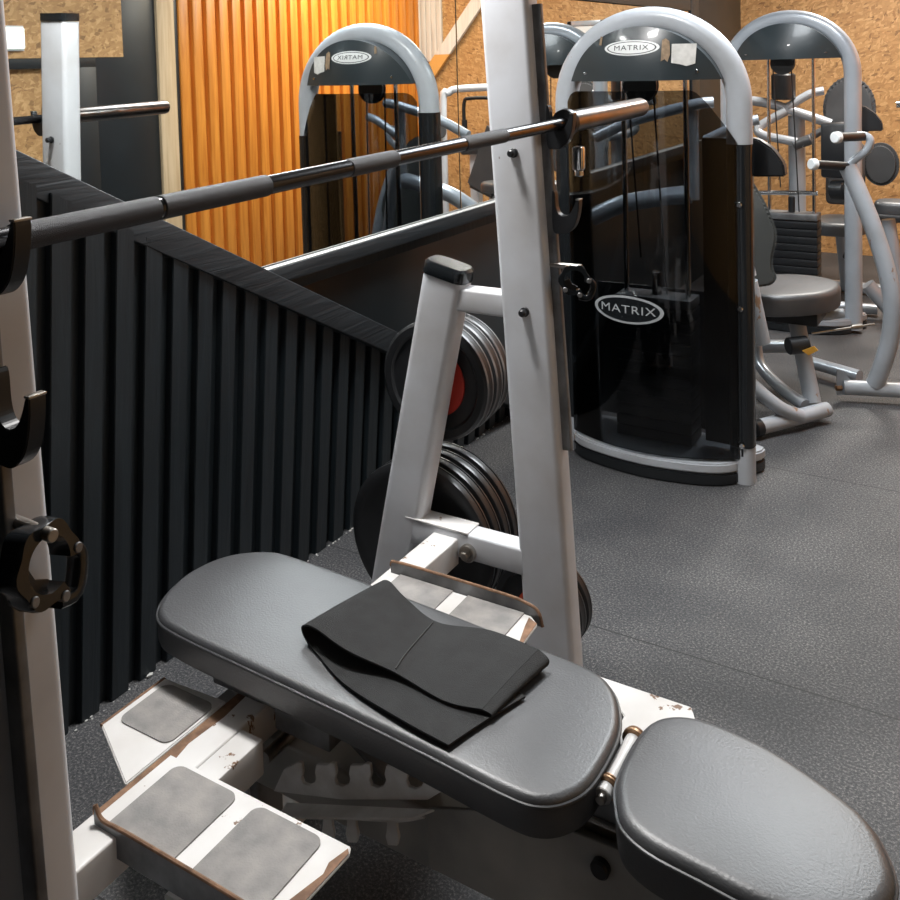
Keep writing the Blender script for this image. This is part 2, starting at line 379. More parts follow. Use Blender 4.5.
b = B(); a0 = V((-1.752, .3, ztop(.3)-.042)); a1 = V((-1.792, 3.70, ztop(3.70)-.042)); beam(b, a0, a1, .09, .074, up=(0, .46, .888), r=.003)
struct('trim_6', b, 'black_ledge')
# flecks of chipped paint along the foot of the boards
b = B()
for i in range(130):
    y = random.uniform(.9, 3.7); s = random.uniform(.001, .0042) * (2.2 if random.random() < .08 else 1); x = XR+.023+random.uniform(0, .008)
    t = bmesh.new(); bmesh.ops.create_icosphere(t, subdivisions=1, radius=s)
    bmesh.ops.scale(t, vec=(.7, 1.4, .6), verts=t.verts)
    for v in t.verts: v.co *= random.uniform(.7, 1.25)
    bmesh.ops.translate(t, vec=(x, y, s*.5), verts=t.verts); merge(b, t)
obj('paint_flakes', b, mat('pale_flakes', (.5, .5, .48), .8), None, 'pale flakes of chipped paint along the foot of the black ribbed wall', 'flakes', kind='stuff')
# opposite wall dressings (seen in the mirror)
b = B(); yy = 4.63
while yy < YB-.03:
    box(b, (XO-.052, yy, 0), (XO-.005, min(yy+.086, YB), ZC), .006); yy += .1303
box(b, (XO-.012, 4.62, 0), (XO, YB, ZC), 0)
struct('trim_7', b, 'pine')
b = B(); box(b, (XO-.07, 4.42, 0), (XO, 4.57, ZC), .004); struct('trim_8', b, 'pale_pine')
b = B(); box(b, (XO-.04, 4.571, 0), (XO, 4.628, ZC), .002); box(b, (XO-.05, 3.93, 0), (XO, 4.419, ZC), .002)
box(b, (XO-.05, 2.4, 1.525), (XO, 3.93, 1.60), .002); box(b, (XO-.05, 3.64, 0), (XO, 3.93, 1.53), .002); pass
box(b, (XO-.05, 2.30, 0), (XO, 2.42, ZC), .002)
struct('trim_9', b, 'black_wall')
b = B(); box(b, (XO-.056, 3.28, 1.585), (XO-.001, 4.14, 2.4), 0); struct('trim_12', b, 'osb')
# white boards and brace in the far right corner
b = B()
for k in range(5): box(b, (.93+k*.055, YB-.03, 1.50), (.93+k*.055+.05, YB, ZC), .003)
struct('trim_10', b, 'white_wood')
b = B(); beam(b, (1.17, YB-.05, 1.24), (.45, YB-.05, 2.12), .12, .04, up=(0, 1, 0), r=.003); 
def brace_mat():
    m = M['white_wood'].copy(); m.name = 'half_painted_timber'; nt = m.node_tree; bs = nt.nodes['Principled BSDF']
    src = bs.inputs['Base Color'].links[0].from_socket
    tc = nt.nodes.new('ShaderNodeTexCoord'); sp = nt.nodes.new('ShaderNodeSeparateXYZ'); nt.links.new(tc.outputs['Object'], sp.inputs[0])
    g = nt.nodes.new('ShaderNodeMath'); g.operation = 'GREATER_THAN'; g.inputs[1].default_value = 1.56; nt.links.new(sp.outputs['Z'], g.inputs[0])
    mx = nt.nodes.new('ShaderNodeMixRGB'); nt.links.new(g.outputs[0], mx.inputs[0]); mx.inputs[1].default_value = (.72, .38, .11, 1); nt.links.new(src, mx.inputs[2]); nt.links.new(mx.outputs[0], bs.inputs['Base Color']); return m
struct('trim_11', b, brace_mat())
# black paint on the left wall beyond the mirror
b = B(); box(b, (XW-.012, 6.31, 0), (XW+.03, YB, ZC), .002); box(b, (XW-.012, 6.14, .947), (XM+.01, 6.309, ZC), .002)
struct('trim_13', b, 'black_wall')
b = B(); box(b, (XM-.006, 3.15, 1.768), (XM+.012, 6.12, 1.84), .002); struct('trim_14', b, 'black_wall')

b = B(); box(b, (XW-.012, .25, .947), (XM-.007, 6.13, 2.2), .002); struct('trim_15', b, 'black_wall')
def mirror(y0, y1, z1, lab):
    t = thing('wall_mirror', lab, 'mirror', (XM, (y0+y1)/2, .947))
    b = B(); box(b, (XM-.006, y0, .947), (XM, y1, z1), .0015, 1); obj('mirror_glass', b, 'mirror', t)
    return t
mirror(.3, 3.138, 2.15, 'tall frameless wall mirror nearest, above the black ribbed wainscot')
mirror(3.145, 6.12, 1.765, 'frameless wall mirror behind the smoked weight tower, with black header above')

# ------------------------------------------------------------------ lamps seen as objects
def ceiling_panel(x, y, sx, sy, lab):
    t = thing('ceiling_light', lab, 'ceiling light', (x, y, ZC-.05), 'square ceiling light panels')
    b = B(); box(b, (x-sx/2, y-sy/2, ZC-.04), (x+sx/2, y+sy/2, ZC), .003); obj('lamp_housing', b, 'white', t)
    b = B(); box(b, (x-sx/2+.02, y-sy/2+.02, ZC-.046), (x+sx/2-.02, y+sy/2-.02, ZC-.0405), .001); obj('diffuser', b, 'lit_ceiling', t)
t = thing('bulkhead_lamp', 'lit rectangular wall lamp on the strand board, seen in the mirror', 'wall lamp', (XO-.06, 3.33, 1.68))
b = B(); box(b, (XO-.062, 3.24, 1.64), (XO-.059, 3.41, 1.75), .001); box(b, (XO-.075, 3.23, 1.625), (XO-.058, 3.42, 1.765), .004); obj('lamp_housing', b, 'white', t)
b = B(); box(b, (XO-.10, 3.24, 1.635), (XO-.0755, 3.41, 1.755), .01); obj('diffuser', b, 'lit', t)

# ------------------------------------------------------------------ bench press rack
rack = thing('bench_press_rack', 'white steel bench press rack with two leaning uprights, worn spotter platforms and bar hooks', 'rack', (-1.05, 1.31, 0))
def upright(y0, y1):
    yc = (y0+y1)/2; w = y1-y0
    b = B()
    xt = lambda z: -.8675-(z-.6)*.052      # +X edge
    sweep(b, [(xt(-.0)-.055, yc, .0), (xt(1.66)-.055, yc, 1.66)], rrect(.118, w, .014, 5), up=(0, 1, 0))
    u = obj('upright', b, 'white', rack)
    b = B(); sweep(b, [(xt(1.66)-.055, yc, 1.661), (xt(1.68)-.055, yc, 1.685)], rrect(.121, w+.004, .016, 5), up=(0, 1, 0)); obj('end_cap', b, 'gloss_black', u)
    # hook plate standing on the front edge
    yp = yc-.030 if yc < 1.3 else yc; tw = .014
    b = B(); sweep(b, [(xt(.62)+.012, yp, .62), (xt(1.62)+.012, yp, 1.62)], rrect(.026, tw, .003), up=(0, 1, 0)); obj('hook_plate', b, 'dull_steel', u)
    for zs in ((1.319, 1.145) if yc < 1.3 else (1.3385, 1.150)):
        cx = xt(zs)+.046
        pts = [(-.026, .050), (-.026, -.030), (-.012, -.040), (.006, -.038), (.024, -.022), (.034, .006), (.037, .036), (.031, .038), (.024, .022), (.014, .006), (0, .0), (-.012, .005), (-.018, .02), (-.020, .05)]
        sp = spline([(p[0], 0, p[1]) for p in pts], 4, True)
        b = B(); prism(b, [(cx+p.x, yp-.010, zs+p.z) for p in sp], (0, .020, 0), .0012)
        h = obj('bar_hook', b, 'black', u)
        b = B(); box(b, (cx+.029, yp-.0105, zs+.0365), (cx+.038, yp+.0105, zs+.0395), .001)
        obj('hook_lip', b, 'steel', h)
    for z in (1.29, .932):
        b = B(); x = xt(z)-.052; s = -1 if yc > 1.3 else 1
        yf = y0 if s < 0 else y1
        cyl(b, (x, yf, z), (x, yf+s*.006, z), .011, 18, .001); cyl(b, (x, yf+s*.005, z), (x, yf+s*.022, z), .0085, 18, .003); obj('bolt', b, 'black', u)
    return u
YL = (.589, .655); YRR = (1.96, 2.026)
upright(*YL); upright(*YRR)
for (y0, y1) in (YL, YRR):
    yc = (y0+y1)/2; w = y1-y0
    b = B(); top = V((-1.155, yc, .985)); bot = V((-1.375, yc, .0))
    sweep(b, [bot, top], rrect(.112, w, .02, 5), up=(0, 1, 0)); leg = obj('leg', b, 'white', rack)
    b = B(); d = (top-bot).normalized(); sweep(b, [top, top+d*.004, top+d*.028, top+d*.034], rrect(.116, w+.005, .024, 5), up=(0, 1, 0), scales=[1, 1.02, 1, .9]); obj('end_cap', b, 'gloss_black', leg)
    b = B(); beam(b, (-1.12, yc, .937), (-.92, yc, .937), w*.8, .055); obj('crossbar', b, 'white', rack)
    b = B(); beam(b, (-1.275, yc-.004, .345), (-.92, yc-.004, .345), w*.86, .062); c = obj('crossbar', b, 'white', rack)
    b = B(); box(b, (-1.275, yc-.034, .3765), (-1.10, yc+.026, .381), .001); obj('gusset', b, 'worn_white', c)
    b = B(); s = -1 if yc > 1.3 else 1; yf = yc+s*w/2
    disc(b, (-1.098, yf+s*.012, .335), (0, s, 0), [(-.012, .021), (-.002, .021), (0, .019)], 28); 
    disc(b, (-1.098, yf+s*.012, .335), (0, s, 0), [(0, .011), (.012, .011), (.014, .009)], 6); obj('bolt', b, 'steel', c)
    b = B(); beam(b, (-1.50, yc, .0255), (-.80, yc, .0255), w, .05); obj('foot', b, 'white', rack)
b = B(); beam(b, (-1.162, .655, .328), (-1.162, 1.962, .328), .068, .064, r=.004); tie = obj('tie_beam', b, 'worn_white', rack)
b = B(); box(b, (-1.127, .94, .296), (-1.078, 1.195, .3595), .004); obj('support_block', b, 'worn_white', tie)
# worn rust streak on tie beam edge
b = B(); 
for sx in (-1.193,):
    pts = [(sx, .93), (sx+.022, .94), (sx+.018, 1.0), (sx+.026, 1.06), (sx+.014, 1.12), (sx+.02, 1.2), (sx+.012, 1.3), (sx-.002, 1.3), (sx-.002, .93)]
    prism(b, [(x, y, .3601) for x, y in pts], (0, 0, .0006))
obj('rust_patch', b, 'rust', tie)
def platform(yo, yi, raised):
    """spotter platform: sheet with raised outer lip and two grip sheets; yo outer edge, yi inner edge"""
    s = 1 if yi > yo else -1
    b = B(); z = .362
    pts = [(-1.178, yo), (-.835, yo), (-.812, yo+s*.02), (-.806, yi-s*.012), (-.812, yi), (-1.178, yi)]
    prism(b, [(x, y, z) for x, y in pts], (0, 0, .006), .0015)
    p = obj('platform', b, 'worn_white', rack)
    zt = .030 if raised else .009; zl = -.012 if raised else -.036
    b = B(); q = spline([(-1.176, 0, z+zl), (-1.176, 0, z+.025), (-1.160, 0, z+zt), (-1.10, 0, z+zt+.002), (-.90, 0, z+zt+.002), (-.85, 0, z+zt-.002), (-.822, 0, z+.6*zt), (-.812, 0, z+zl)], 5)
    prism(b, [(v.x, yo-s*.007, v.z) for v in q], (0, s*.006, 0), .001); lip = obj('lip', b, 'dull_steel', p)
    b = B(); tube(b, [(v.x, yo-s*.004, v.z) for v in q[4:]], .0036, 8); obj('worn_edge', b, 'rust', lip)
    for x0, x1 in ((-1.150, -1.016), (-.980, -.850)):
        b = B(); y0, y1 = sorted((yo+s*.006, yi-s*.010))
        r = .018; ya, yb2 = yo+s*.0005, yi-s*.011
        pl = [(x0, ya), (x1, ya)] + [(x1-r+r*math.cos(k*PI/12), yb2-s*r+s*r*math.sin(k*PI/12)) for k in range(7)] + [(x0+r-r*math.sin(k*PI/12), yb2-s*r+s*r*math.cos(k*PI/12)) for k in range(7)]
        prism(b, [(px_, py_, z+.0063) for px_, py_ in pl], (0, 0, .0022)); obj('grip_sheet', b, 'grip', p)
    b = B(); prism(b, [(x, y, z+.0062) for x, y in [(-.813, yo+s*.02), (-.807, yi-s*.012), (-.813, yi-s*.006), (-.822, yi-s*.04), (-.817, yi-s*.06), (-.830, yo+s*.04), (-.836, yo+s*.008)]], (0, 0, .0006)); obj('worn_corner', b, 'rust', p)
    b = B(); box(b, (-1.10, min(yo, yi)+.03, .300), (-.86, max(yo, yi)-.02, .361), .003); obj('bracket', b, 'dull_steel', p)
    return p
platform(.925, 1.078, False); platform(1.742, 1.590, True)
# small foot plates on the wall side of the tie beam
for s, yc in ((1, 1.31),):
    b = B(); z = .352
    for q in ([(-1.345, 1.075), (-1.345, 1.225), (-1.20, 1.235), (-1.20, 1.0)], [(-1.345, 2*yc-1.075), (-1.345, 2*yc-1.225), (-1.20, 2*yc-1.235), (-1.20, 2*yc-1.0)]):
        b = B(); prism(b, [(x, y, z) for x, y in q], (0, 0, .008), .002); p = obj('foot_plate', b, 'worn_white', rack)
        cy = sum(v[1] for v in q)/4+ (.022 if q[0][1] < 1.31 else -.022)
        b = B(); sweep(b, [(-1.268, cy, z+.0085), (-1.268, cy, z+.0105)], rrect(.124, .118, .018, 5), up=(0, 1, 0)); obj('grip_sheet', b, 'grip', p)
        b = B(); yq = (q[0][1], q[1][1]); tube(b, [(-1.346, yq[0], z+.006), (-1.346, yq[1], z+.006)], .0035, 8); obj('worn_edge', b, 'rust', p)
        b = B(); box(b, (-1.30, cy-.02, .28), (-1.18, cy+.02, .351), .003); obj('bracket', b, 'white', p)

# plate storage pegs
for (x, z, y1, r) in ((-1.235, .700, 2.26, .013), (-1.295, .270, 2.30, .013), (-.968, .185, 2.2, .012)):
    b = B(); cyl(b, (x, 2.0, z), (x, y1, z), r, 20, .003); obj('plate_peg', b, 'steel', rack)

# ------------------------------------------------------------------ weight plates (hang on the rack pegs: own things)
def plate(x, y, z, R, th, hole, lab, grp, accent=None, rim='rubber_edge'):
    t = thing('weight_plate', lab, 'weight plate', (x, y, z-R), grp)
    b = B(); n = 56
    pr = [(0, hole), (0, R*.30), (th*.12, R*.33), (th*.12, R*.80), (0, R*.84), (0, R*.955), (th*.12, R), (th*.88, R), (th, R*.955), (th, R*.84), (th*.88, R*.80), (th*.88, R*.33), (th, R*.30), (th, hole)]
    ax = V((0, 1, 0)); s, u = frame(ax); rings = []
    for tt, r in pr: rings.append([b.verts.new(V((x, y, z))+ax*tt+s*r*math.cos(2*PI*i/n)+u*r*math.sin(2*PI*i/n)) for i in range(n)])
    rings.append(rings[0]); ring_bridge(b, rings, cap=False)
    obj('disc', b, 'rubber', t)
    b = B(); rr = [(th*.10, R*.97), (th*.14, R*1.004), (th*.30, R*1.008), (th*.30, R*.99)]
    rings = [[b.verts.new(V((x, y, z))+ax*tt+s*r*math.cos(2*PI*i/n)+u*r*math.sin(2*PI*i/n)) for i in range(n)] for tt, r in rr]; ring_bridge(b, rings, cap=False)
    rr = [(th*.86, R*.97), (th*.84, R*1.004), (th*.70, R*1.008), (th*.70, R*.99)]
    rings = [[b.verts.new(V((x, y, z))+ax*tt+s*r*math.cos(2*PI*i/n)+u*r*math.sin(2*PI*i/n)) for i in range(n)] for tt, r in rr]; ring_bridge(b, rings, cap=False)
    obj('rim', b, rim, t)
    b = B(); rings = [[b.verts.new(V((x, y, z))+ax*tt+s*r*math.cos(2*PI*i/32)+u*r*math.sin(2*PI*i/32)) for i in range(32)] for tt, r in [(-.001, hole-.001), (-.002, hole+.012), (th+.002, hole+.012), (th+.001, hole-.001)]]
    rings.append(rings[0]); ring_bridge(b, rings, cap=False); obj('hub', b, 'steel', t)
    if accent:
        m_, r0, r1, a0, a1 = accent
        b = B(); N = 24; up_ = []; lo_ = []
        for i in range(N+1):
            a = math.radians(a0+(a1-a0)*i/N); up_.append((x+r1*math.cos(a), y-.0006, z+r1*math.sin(a))); lo_.append((x+r0*math.cos(a), y-.0006, z+r0*math.sin(a)))
        va = [b.verts.new(p) for p in up_]; vb = [b.verts.new(p) for p in lo_]
        vc = [b.verts.new((p[0], p[1]+th*.12, p[2])) for p in up_]; vd = [b.verts.new((p[0], p[1]+th*.12, p[2])) for p in lo_]
        for i in range(N):
            b.faces.new((va[i], va[i+1], vb[i+1], vb[i])); b.faces.new((vc[i], vc[i+1], va[i+1], va[i])); b.faces.new((vb[i], vb[i+1], vd[i+1], vd[i]))
        b.faces.new((va[0], vb[0], vd[0], vc[0])); b.faces.new((va[-1], vb[-1], vd[-1], vc[-1]))
        obj('coloured_insert', b, m_, t, 'red insert' if m_ == 'red' else 'orange red ring')
    return t
px = -1.235
plate(px, 2.045, .700, .150, .045, .0145, 'black rubber weight plate with red insert, frontmost on the upper rack peg', 'plates on the upper rack peg', ("red", .040, .088, -80, 55), 'dull_steel')
plate(px, 2.094, .700, .150, .045, .0145, 'black rubber weight plate second from the front on the upper rack peg', 'plates on the upper rack peg', None, 'dull_steel')
plate(px, 2.143, .700, .146, .045, .0145, 'black rubber weight plate third on the upper rack peg, hidden behind the upright', 'plates on the upper rack peg', None, 'dull_steel')
for k, (lab, yy) in enumerate((('large black weight plate frontmost on the low peg', 2.045), ('large black weight plate second from the front on the low peg', 2.09), ('large black weight plate third from the front on the low peg', 2.135), ('large black weight plate farthest back on the low peg', 2.18))):
    plate(-1.295, yy, .270, .205, .040, .0305 if False else .045, lab, 'plates on the low rack peg', None, 'rubber_edge')
plate(-.968, 2.05, .185, .112, .040, .0135, 'small black weight plate with orange red ring by the foot of the upright', 'small plates by the upright foot', ('orange_red', .024, .05, 0, 360), 'rubber_edge')
plate(-.968, 2.096, .185, .112, .030, .0135, 'small black weight plate behind the one with the orange red ring', 'small plates by the upright foot', None, 'rubber_edge')

# ------------------------------------------------------------------ barbell
bx = -.860
barz = lambda y: 1.333+(y-.60)*.0145
bz = barz(1.3)
bar = thing('barbell', 'long dark steel barbell resting on the rack hooks above the bench', 'barbell', (bx, 1.3, bz-.014))
b = B(); cyl(b, (bx, .50, barz(.50)), (bx, 2.03, barz(2.03)), .0132, 24); obj('shaft', b, 'bar', bar)
for y0, y1 in ((.605, .800), (.806, 1.00), (1.19, 1.32), (1.55, 1.72)):
    b = B(); cyl(b, (bx, y0, barz(y0)), (bx, y1, barz(y1)), .0142 if y1 > 1.2 else .0148, 24, .001); obj('grip_section', b, 'knurl', bar, 'knurled grey grip section')
for s, yc in ((1, 2.018), (-1, .560)):
    b = B(); disc(b, (bx, yc, barz(yc)), (0, s, s*.0145), [(0, .016), (.002, .030), (.016, .032), (.020, .028), (.021, .026)], 36); obj('collar', b, 'black', bar)
    b = B(); disc(b, (bx, yc+s*.02, barz(yc+s*.02)), (0, s, s*.0145), [(0, .0245), (.005, .025), (.49, .025), (.50, .023), (.501, .010), (.498, .009)], 32); obj('sleeve', b, 'sleeve', bar)

def lockjaw(c, R, lab, tilt, ax=(0.35, 0.0, 0)):
    """hexagon-sided plastic clamp collar hanging on its side"""
    c = V(c); t = thing('collar_clamp', lab, 'collar clamp', c, 'black clamp collars hung on the rack')
    A = V(ax).normalized(); s, u = frame(A); th = .030
    b = B(); n = 44; a0 = math.radians(tilt+25); a1 = math.radians(tilt+335); rings = []
    for i in range(n+1):
        a = a0+(a1-a0)*i/n; bump = 1+.06*math.cos(a*6)
        d = s*math.cos(a)+u*math.sin(a); ro = R*bump; ri = R*.66
        rings.append([b.verts.new(c+d*ro*.97+A*th/2), b.verts.new(c+d*ro+A*th*.3), b.verts.new(c+d*ro-A*th*.3), b.verts.new(c+d*ro*.97-A*th/2), b.verts.new(c+d*ri-A*th/2), b.verts.new(c+d*ri+A*th/2)])
    ring_bridge(b, rings); obj('jaw', b, 'gloss_black', t)
    b = B(); g = lambda a, r, k: c+(s*math.cos(math.radians(a))+u*math.sin(math.radians(a)))*r+A*k
    P = [g(tilt-34, R*.98, 0), g(tilt-18, R*1.25, 0), g(tilt+16, R*1.42, 0), g(tilt+40, R*1.12, 0)]
    sweep(b, spline(P, 4), rrect(.013, .022, .003), up=A, scales=None); obj('latch', b, 'gloss_black', t)
    for a, r in ((tilt-34, R*.92), (tilt+36, R*.98), (tilt+100, R*.85)):
        b = B(); p = g(a, r, th/2-.001); cyl(b, p-A*(th+.001), p+A*.003, .0055, 12, .0008); obj('pin', b, 'dull_steel', t)
    b = B(); sweep(b, [g(tilt+50, R*.70, 0), g(tilt+95, R*.62, 0), g(tilt+140, R*.62, 0)], rrect(.022, .004, .001), up=A); obj('lining', b, 'rubber', t)
    return t
lockjaw((-.832, .598, 1.005), .042, 'black plastic clamp collar hung on the near left upright below the hooks', 215, (.75, .1, .1))
lockjaw((-.828, 1.985, 1.010), .034, 'black plastic clamp collar hung on the far upright below the hooks', 215, (.35, -.8, .1))
for yc, x, z, n in ((.600, -.865, 1.038, 'a'), (1.991, -.868, 1.038, 'b')):
    b = B(); cyl(b, (x-.03, yc, z), (x+.055, yc, z), .007, 14, .001); obj('accessory_peg', b, 'steel', rack)
# small clip under the far bar hook
t = thing('safety_clip', 'small steel clip hanging under the bar collar on the far upright', 'clip', (-.835, 2.045, 1.24))
b = B(); box(b, (-.85, 2.034, 1.245), (-.825, 2.06, 1.30), .006); cyl(b, (-.8375, 2.047, 1.232), (-.8375, 2.047, 1.246), .01, 16, .002); obj('clip_body', b, 'chrome', t)

# ------------------------------------------------------------------ adjustable bench
bench = thing('adjustable_bench', 'flat adjustable weight bench with black vinyl pads inside the white rack', 'bench', (-.8, 1.34, 0))
bp = [(-1.372, 1.238), (-1.416, 1.300), (-1.433, 1.385), (-1.412, 1.470), (-1.352, 1.526), (-1.271, 1.540), (-1.0, 1.528), (-.8, 1.514), (-.62, 1.499), (-.565, 1.472), (-.533, 1.425), (-.514, 1.362), (-.512, 1.262), (-.528, 1.212), (-.560, 1.182), (-.61, 1.176), (-.75, 1.188), (-.9, 1.198), (-1.1, 1.208), (-1.296, 1.218)]
bo = [(p.x, p.y) for p in spline([(x, y, 0) for x, y in bp], 5, True)]
b = B(); pad_mesh(b, bo, .408, .471); backpad = obj('back_pad', b, 'vinyl', bench)
b = B(); n = len(bo); sweep(b, [V((x, y, .4585)) for x, y in bo+[bo[0]]], circ(.0032, 8), up=(0, 0, 1), cap=False); obj('piping', b, 'piping', backpad)
sp_ = [(-.470, 1.238), (-.487, 1.290), (-.489, 1.385), (-.473, 1.437), (-.425, 1.466), (-.35, 1.462), (-.28, 1.442), (-.182, 1.390), (-.142, 1.335), (-.128, 1.275), (-.15, 1.215), (-.20, 1.180), (-.265, 1.170), (-.338, 1.177), (-.405, 1.185), (-.448, 1.205)]
so = [(p.x, p.y) for p in spline([(x, y, 0) for x, y in sp_], 5, True)]
b = B(); pad_mesh(b, so, .400, .472, crown=.005, rnd=.018); seat = obj('seat_pad', b, 'vinyl', bench)
b = B(); sweep(b, [V((x, y, .455)) for x, y in so+[so[0]]], circ(.0032, 8), up=(0, 0, 1), cap=False); obj('piping', b, 'piping', seat)
# spine
b = B(); beam(b, (-1.30, 1.33, .235), (-.05, 1.33, .235), .10, .10, r=.006); obj('spine', b, 'frame_paint', bench)
b = B(); prism(b, [(-.80, 1.268, .20), (-.80, 1.268, .30), (-.62, 1.268, .365), (-.44, 1.268, .372), (-.38, 1.268, .33), (-.30, 1.268, .25), (-.30, 1.268, .20)], (0, .008, 0), .001)
prism(b, [(-.80, 1.392, .20), (-.80, 1.392, .30), (-.62, 1.392, .365), (-.44, 1.392, .372), (-.38, 1.392, .33), (-.30, 1.392, .25), (-.30, 1.392, .20)], (0, .008, 0), .001)
obj('side_plate', b, 'frame_paint', bench)
b = B(); beam(b, (-1.30, 1.33, .388), (-.60, 1.33, .388), .16, .012, r=.002); beam(b, (-1.25, 1.27, .378), (-.56, 1.27, .378), .03, .03); beam(b, (-1.25, 1.40, .378), (-.56, 1.40, .378), .03, .03); obj('pad_frame', b, 'dull_steel', bench)
b = B(); beam(b, (-.47, 1.33, .385), (-.16, 1.33, .385), .14, .02, r=.002); obj('seat_frame', b, 'dull_steel', bench)
b = B(); prism(b, [(-.64, 1.60, .382), (-.47, 1.60, .382), (-.43, 1.52, .382), (-.44, 1.28, .382), (-.56, 1.28, .382), (-.56, 1.52, .382)], (0, 0, .006), .0015); hp = obj('head_plate', b, 'worn_white', bench)
b = B(); box(b, (-.62, 1.575, .10), (-.48, 1.597, .381), .004); obj('stay', b, 'white', hp)
# hinge
b = B(); cyl(b, (-.502, 1.295, .440), (-.502, 1.405, .440), .0125, 24, .001); hg = obj('hinge_tube', b, 'worn_white', bench, 'white hinge tube')
for y0, r, L, m_ in ((1.286, .0185, .006, 'brass'), (1.294, .0165, .005, 'brass'), (1.400, .0185, .008, 'brass'), (1.409, .0165, .006, 'rust'), (1.268, .0125, .018, 'worn_white'), (1.258, .0075, .01, 'steel')):
    b = B(); cyl(b, (-.502, y0, .440), (-.502, y0+L, .440), r, 22, .0015); obj('washer' if r > .016 else 'bolt_end', b, m_, hg)
for yy in (1.288, 1.412):
    b = B(); prism(b, [(-.53, yy, .375), (-.475, yy, .375), (-.484, yy, .445), (-.502, yy, .452), (-.52, yy, .445)], (0, .006, 0), .001); obj('hinge_bracket', b, 'dull_steel', bench)
# notched adjustment ladders: side plates with hooked slots
SL = .37
def shear(b, x0=-1.037):
    for v in b.verts: v.co.z += SL*(v.co.x-x0)
    return b
def ladder(y):
    P = [(-1.10, .250), (-1.075, .290)]
    for k in range(4):
        x = -1.050+k*.072
        P += [(x, .300), (x+.008, .304), (x+.016, .302), (x+.018, .285), (x+.014, .276), (x+.018, .266), (x+.030, .262), (x+.042, .266), (x+.047, .276), (x+.044, .286), (x+.048, .300)]
    P += [(-.750, .300), (-.72, .280), (-.78, .246), (-.95, .240)]
    b = B(); prism(b, [(px_, y, pz) for px_, pz in P], (0, .007, 0), .0008); return shear(b)
obj('adjustment_ladder', ladder(1.240), 'plate_steel', bench, 'notched steel adjustment ladder'); obj('adjustment_ladder', ladder(1.418), 'plate_steel', bench, 'notched steel adjustment ladder')
P = [(-1.06, .232), (-.98, .238), (-.80, .236), (-.775, .228), (-.80, .222)]
for x in (-.838, -.918, -.968):
    w2 = .013; P += [(x+w2*.7, .218), (x+w2*.8, .205), (x+w2, .194), (x+w2*.7, .180), (x-w2*.7, .180), (x-w2, .194), (x-w2*.8, .205), (x-w2*.7, .218)]
P += [(-1.0, .224)]
b = B(); prism(b, [(px_, 1.222, pz) for px_, pz in P], (0, .006, 0), .0008); prism(b, [(-1.05, 1.190, .236), (-.79, 1.205, .236), (-.76, 1.228, .236), (-1.06, 1.228, .236)], (0, 0, .004), .0008)
obj('toothed_plate', shear(b), 'plate_steel', bench, 'steel plate with hanging tabs')
b = B(); prism(b, [(-1.27, 1.20, .20), (-1.27, 1.20, .30), (-1.17, 1.20, .335), (-1.13, 1.20, .30), (-1.12, 1.20, .22)], (0, .006, 0), .001); cyl(b, (-1.2, 1.195, .25), (-1.2, 1.212, .25), .009, 12); obj('side_gusset', b, 'silver', bench)
b = B(); beam(b, (-1.06, 1.33, .375), (-.90, 1.33, .28), .06, .008); box(b, (-1.10, 1.25, .335), (-.98, 1.39, .372), .003); obj('pivot_bracket', b, 'dull_steel', bench)
b = B(); tube(b, [(-1.10, 1.22, .30), (-1.10, 1.44, .30)], .011, 16); obj('support_rod', b, 'steel', bench)
for x in (-.62, -1.22, -.12):
    b = B(); beam(b, (x, 1.33, .19), (x, 1.33, .05), .07, .07, up=(0, 1, 0)); lg = obj('leg', b, 'dull_steel' if x != -.12 else 'white', bench)
    b = B(); beam(b, (x, 1.12, .032), (x, 1.54, .032), .07, .055); obj('foot', b, 'worn_white', lg)
b = B(); prism(b, [(-.67, 1.262, .12), (-.60, 1.262, .10), (-.57, 1.262, .20), (-.61, 1.262, .225), (-.65, 1.262, .20)], (0, .01, 0), .002); cyl(b, (-.615, 1.252, .195), (-.615, 1.266, .195), .011, 14, .002); obj('lower_bracket', b, 'black', bench)
b = B(); cyl(b, (-.505, 1.255, .335), (-.505, 1.275, .335), .014, 20, .003); obj('adjustment_knob', b, 'black', bench)

# ------------------------------------------------------------------ fabric band lying on the pad
band = thing('resistance_band', 'wide black fabric loop band lying folded on the bench back pad', 'exercise band', (-.85, 1.36, .475))
def ribbon(bm, near, far, th=.0035, n=8):
    A = spline(near, n); C = spline(far, n); rows = []
    K = 8
    for a, c in zip(A, C):
        rows.append([a.lerp(c, k/K)+V((0, 0, .0015*math.sin(k/K*PI)*1.2)) for k in range(K+1)])
    top = []; bot = []
    for i, r in enumerate(rows):
        t = (A[min(i+1, len(A)-1)]-A[max(i-1, 0)]).normalized(); nn = (C[i]-A[i]).normalized().cross(t).normalized()
        if nn.length < .5: nn = V((0, 0, 1))
        top.append([bm.verts.new(p+nn*th/2) for p in r]); bot.append([bm.verts.new(p-nn*th/2) for p in r])
    for i in range(len(rows)-1):
        for k in range(K):
            bm.faces.new((top[i][k], top[i][k+1], top[i+1][k+1], top[i+1][k])); bm.faces.new((bot[i][k], bot[i+1][k], bot[i+1][k+1], bot[i][k+1]))
        bm.faces.new((top[i][0], top[i+1][0], bot[i+1][0], bot[i][0])); bm.faces.new((top[i][K], bot[i][K], bot[i+1][K], top[i+1][K]))
    for i in (0, -1):
        for k in range(K): bm.faces.new((top[i][k], bot[i][k], bot[i][k+1], top[i][k+1]))
